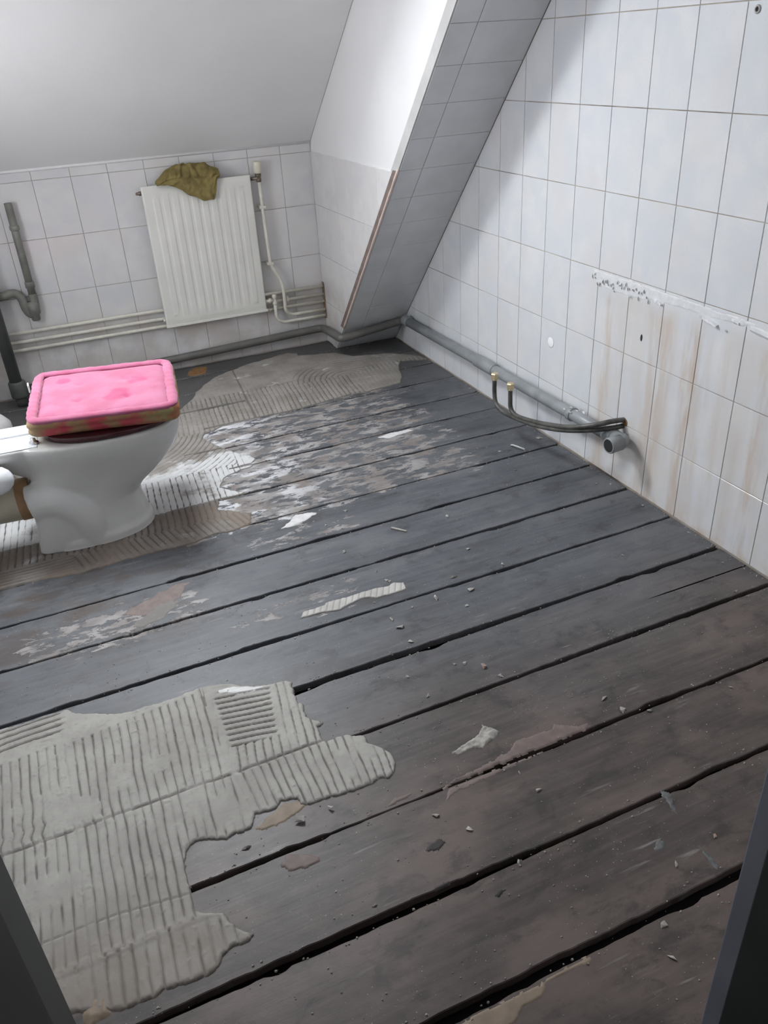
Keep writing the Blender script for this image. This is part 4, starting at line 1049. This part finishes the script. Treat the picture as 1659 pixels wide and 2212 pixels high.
copper([(.004, -.243, .264), (-.05, -.235, .262), (-.12, -.17, .242), (-.170, -.05, .208), (-.19, .12, .168), (-.198, .30, .142), (-.20, .41, .137), (-.201, .462, .158), (-.201, .478, .205), (-.201, .478, .282)], (-.201, .478, .281), 'longer tarnished copper pipe with a brass cap by the right wall')
part('hole_edge', lathe([(0, 0), (.018, 0), (.016, .003), (0, .003)], (.001, -.252, .283), (-1, 0, 0), 14), M['stain_orange'], drain)

# ------------------------------------------------------------------ marks and left-overs on the right wall
def on_wall(poly, h, cell=.004, seed=0, edge=.004, fr=50):
    """smear on the right wall, outline in (y, z)"""
    p = np.array(poly); y0, z0 = p.min(0) - .02; y1, z1 = p.max(0) + .02
    Y, Z = np.meshgrid(np.arange(y0, y1, cell), np.arange(z0, z1, cell))
    d = sdf(Y, Z, poly) + edge * 2.5 * fbm(Y * fr, Z * fr, seed)
    H = np.where(d > 0, h(Y, Z, np.maximum(d, 0)), -.001)
    me = grid_mesh(-H, Y, Z, d > 0); return me
def sm(Y, Z, d): return np.minimum(.0008 + .0035 * np.maximum(0, fbm(Y * 55, Z * 55, 11, 3) + .02), .0004 + d * .5)
res = thing('sealant_smear', (0, -.2, .83), 'rough white sealant line left on the right wall tiles where a basin stood', 'sealant')
part('smear', on_wall([(.035, .862), (-.2, .862), (-.42, .860), (-.6, .858), (-.84, .855), (-.84, .842), (-.78, .835), (-.6, .826), (-.45, .826), (-.32, .816), (-.27, .806), (-.2, .806), (-.1, .800), (-.03, .802), (.02, .806)], sm, .004, 2), M['sealant'], res, True)
r2 = random.Random(5)
crv = []; crf = []
for i in range(34):
    y = .03 - i * .0105 + r2.uniform(-.004, .004); z = .812 + .010 * math.sin(i * 1.3) + r2.uniform(-.008, .02)
    a = Vector((-.0035, y, z)); b_ = a + Vector((-.0012, r2.uniform(-.006, .006), r2.uniform(.006, .018)))
    tube_data([a, (a + b_) / 2 + Vector((-.001, 0, 0)), b_], [.001, .0018, .0008], 5, True, crv, crf)
k_ = part('glue_crust', from_bm(bm_from(crv, crf)), plain('grey_crust', (.17, .16, .15), .8, .3, 60), res, label='row of small dark crusty glue ticks'); k_['kind'] = 'stuff'
def scrap(name, y0, z0, y1, z1, w, out, label, seed):
    r = random.Random(seed); n = 9; v = []; f = []
    for i in range(n):
        t = i / (n - 1); y = y0 + (y1 - y0) * t; z = z0 + (z1 - z0) * t; ww = w * (.55 + .5 * math.sin(math.pi * (t * .8 + .15))) * r.uniform(.85, 1.15); o = out * r.uniform(.7, 1.1)
        v += [(-.0002, y, z + ww), (-o, y, z + ww * .7), (-o * 1.15, y, z - ww * .2), (-.0002, y, z - ww)]
    for i in range(n - 1):
        for k in range(4): f.append((i * 4 + k, i * 4 + (k + 1) % 4, (i + 1) * 4 + (k + 1) % 4, (i + 1) * 4 + k))
    f += [(0, 1, 2, 3), tuple((n - 1) * 4 + k for k in (3, 2, 1, 0))]
    obj(name, from_bm(bm_from(v, f)), M['sealant'], None, label=label, cat='sealant')
scrap('sealant_scrap', -.350, .823, -.392, .813, .006, .010, 'short white sealant scrap sticking out near the dark drill hole', 1)
scrap('sealant_scrap', -.598, .820, -.678, .806, .008, .012, 'long torn white sealant strip hanging right of the short scrap', 2)
scrap('sealant_bead', -.820, .836, -.99, .822, .013, .006, 'thick grubby sealant band at the right edge of the wall', 3)
scrap('sealant_blob', -.735, .843, -.770, .838, .007, .006, 'rounded white sealant blob between the torn strip and the thick band', 4)
scrap('sealant_crumb', -.714, .802, -.722, .800, .004, .006, 'tiny round white sealant crumb under the rounded blob', 5)
ho = thing('drill_hole', (0, -.297, .661), 'small dark drilled hole in a tile under the sealant line', 'hole')
hm = lathe([(0, 0), (.0075, 0), (.0075, .0008), (0, .0008)], (.0001, 0, 0), (-1, 0, 0), 12); hm.transform(Matrix.Translation((0, -.297, .661)) @ Matrix.Diagonal((1, .8, 1.9, 1)))
part('hole', hm, M['pipe_in'], ho)
ho = thing('wall_plug', (0, -.64, 1.741), 'screw hole with a grey plug high on the right wall', 'wall plug')
part('ring', lathe([(.0065, 0), (.012, 0), (.012, .002), (.0095, .004), (.0065, .004), (.0065, 0)], (.0001, -.64, 1.741), (-1, 0, 0), 16), M['grey_plastic'], ho, True)
part('hole', lathe([(0, 0), (.007, 0), (.007, .001), (0, .001)], (.0001, -.64, 1.741), (-1, 0, 0), 12), M['pipe_in'], ho)
# bright reflection on the tile, painted as a raised white disc
ho = thing('painted_glint', (0, .316, .47), 'bright highlight painted as a white disc on a tile above the capped copper pipes', 'glint')
part('glint_disc', lathe([(0, .0028), (.006, .0027), (.014, .0022), (.022, .001), (.025, 0), (0, -.0005)][::-1], (.0, .316, .47), (-1, 0, 0), 20), plain('painted_glint_white', (.95, .95, .96), .3, .0, 10), ho, True)

# ------------------------------------------------------------------ crumbs and chips on the boards
CH = [(-1.124, -1.034), (-1.099, -1.099), (-1.34, -1.078), (-.881, -1.323), (-.861, -1.388), (-.792, -1.425), (-1.252, -1.453), (-1.237, -1.525), (-1.457, -1.552), (-1.516, -1.478), (-.519, -1.452), (-.933, -1.83), (-1.23, -2.024), (-1.069, -1.851), (-1.197, -1.96), (-1.401, -1.69), (-1.983, -1.356), (-1.836, -1.342), (-1.751, -1.337), (-1.755, -1.639), (-1.275, -.206), (-.839, -.416), (-.976, -.56), (-.777, -.57), (-1.092, -.643), (-.959, -.656), (-1.284, -.685), (-1.277, -.737), (-1.275, -.821), (-1.124, -1.036), (-1.202, -.985), (-1.17, -.997), (-1.358, -.972), (-1.099, -1.101), (-1.217, -.391), (-1.207, -.46), (-1.199, -.472), (-1.298, -.568), (-1.191, -.654), (-1.02, -.737), (-1.274, -.202), (-1.269, .023), (-1.155, .093), (-.775, -.093), (-1.215, -.038), (-1.291, -.049), (-.794, -.157), (-.812, 1.529), (-.292, .261), (-.246, .255), (-.371, .347), (-.05, .291), (-.333, .062), (-.219, .169), (-.095, -.222), (-.045, -.254), (-.045, -.469), (-.065, -.018), (-.154, -1.096), (-.064, -.94), (-.35, -.732), (-.045, -.84), (-.03, -.724)]
BIG = {21: .8, 22: 1.5, 24: 1.9, 25: 1.3, 27: 1.4, 29: 1.4, 20: 1.4, 4: 1.2, 3: 1.1, 16: 1.3, 17: 1.3, 42: .9, 51: 1.6}
OWN = {20: 'pale flat crumb a board above the long pale mortar strip', 22: 'long grey crumb beside a board joint just right of the pale mortar strip',
       24: 'largest grey leaf-shaped crumb on the board right below the pale mortar strip', 25: 'rounded grey crumb to the right of the largest leaf-shaped crumb',
       27: 'pale oblong crumb in the middle of the board below the pale mortar strip', 29: 'pinkish square crumb on a board in the middle of the floor',
       17: 'grey crumb just below the lower bay of the combed mortar', 16: 'rounded grey crumb near the inner notch of the combed mortar', 18: 'grey crumb under the pointed right end of the combed mortar',
       3: 'grey crumb on a dark board above the end of the pinkish glue stain', 4: 'grey crumb on a joint edge right of the pinkish glue stain', 6: 'pale crumb just below the pinkish glue stain',
       10: 'grey crumb near the right edge of the photo on a brown board', 11: 'reddish crumb on a dark board beside the right door jamb', 51: 'pale broken crumb lying against the foot of the right wall', 21: 'small white crumb near a joint right of the splinter'}
def chip(seed, s):
    r = random.Random(seed); bm = bmesh.new()
    vs_ = [bm.verts.new((r.gauss(0, 1) * s, r.gauss(0, .6) * s, abs(r.gauss(0, .45)) * s)) for _ in range(11)]
    for v_ in vs_:
        v_.co.x = max(-1.5 * s, min(1.5 * s, v_.co.x)); v_.co.y = max(-1 * s, min(1 * s, v_.co.y)); v_.co.z = min(.8 * s, v_.co.z)
    bmesh.ops.convex_hull(bm, input=vs_)
    for v_ in [v_ for v_ in bm.verts if not v_.link_faces]: bm.verts.remove(v_)
    mz = min(v_.co.z for v_ in bm.verts)
    for v_ in bm.verts: v_.co.z -= mz
    return from_bm(bm)
proto = [chip(i, .0075) for i in range(8)]
for i, m_ in enumerate(proto): m_.materials.append(M['crumb_red'] if i in (3,) else M['crumb'])
r3 = random.Random(9)
for i, (x, y) in enumerate(CH):
    o = bpy.data.objects.new('mortar_crumb', proto[3] if i in (11, 29, 50) else proto[r3.choice((0, 1, 2, 4, 5, 6, 7))]); COL.objects.link(o)
    s = BIG.get(i, r3.uniform(.6, .95)); o.scale = (s, s, s); o.location = (x, y, .0006 if not (x < -1.6 and y < -1.12 and y > -1.35) else .006); o.rotation_euler = (0, 0, r3.uniform(0, 6.28))
    o['category'] = 'crumb'; o['group'] = 'mortar crumbs on the floor boards'
    o['label'] = OWN.get(i, 'small loose crumb of broken tile mortar lying on the floor boards')
# curl of sealant by the wall, splinter, scuffed flake
o = obj('sealant_curl', tube(spline([(-.215, .290, .004), (-.22, .265, .016), (-.205, .235, .014), (-.185, .215, .005)], 5), [.004] * 16, 8), M['stain_white'], None, True, label='pale curled shaving lying under the copper pipes by the wall', cat='shaving')
o = obj('wood_splinter', box(-.035, .035, -.004, .004, 0, .006, .0015), M['crumb'], None, label='thin pale splinter lying across a middle floor board', cat='splinter'); o.location = (-1.018, -.160, .001); o.rotation_euler = (0, 0, -.9)
# fine grit: nobody could count it
bm_v = []; bm_f = []
r4 = random.Random(21)
def grit(x, y, s, z=.0005):
    b = len(bm_v); a0 = r4.uniform(0, 6.28)
    for k in range(5):
        a = a0 + k * 1.2566 + r4.uniform(-.3, .3); q = s * r4.uniform(.6, 1.1)
        bm_v.append((x + math.cos(a) * q, y + math.sin(a) * q * .75, z)); bm_v.append((x + math.cos(a) * q * .6, y + math.sin(a) * q * .45, z + s * r4.uniform(.45, .7)))
    for k in range(5):
        c, d = b + 2 * k, b + 2 * ((k + 1) % 5); bm_f.append((c, d, d + 1, c + 1))
    bm_f.append((b + 1, b + 3, b + 5, b + 7, b + 9))
for i in range(2600):
    x = r4.uniform(-2.6, -.01); y = r4.uniform(-2.1, 1.5)
    grit(x, y, r4.choice((.0012, .0015, .002, .003)))
for e, g in GAP.items():
    for i in range(90):
        x = r4.uniform(-2.6, -.02); sgn = r4.choice((-1, 1))
        grit(x, e + ROT[e] * (x + 1.3) / 1.3 * .75 + sgn * (g * .5 + r4.uniform(.002, .014)), r4.choice((.002, .003, .004)))
    for i in range(12):          # rubble lodged in the joints
        x = r4.uniform(-2.2, -.05); grit(x, e + ROT[e] * (x + 1.3) / 1.3 * .75, r4.uniform(.003, .006), -.016)
for i in range(160): grit(r4.uniform(-.03, -.006), r4.uniform(-1.2, 1.2), r4.choice((.002, .003, .0045)))
obj('floor_grit', from_bm(bm_from(bm_v, bm_f)), M['crumb'], None, kind='stuff', label='fine pale mortar grit scattered over the floor boards', cat='grit')
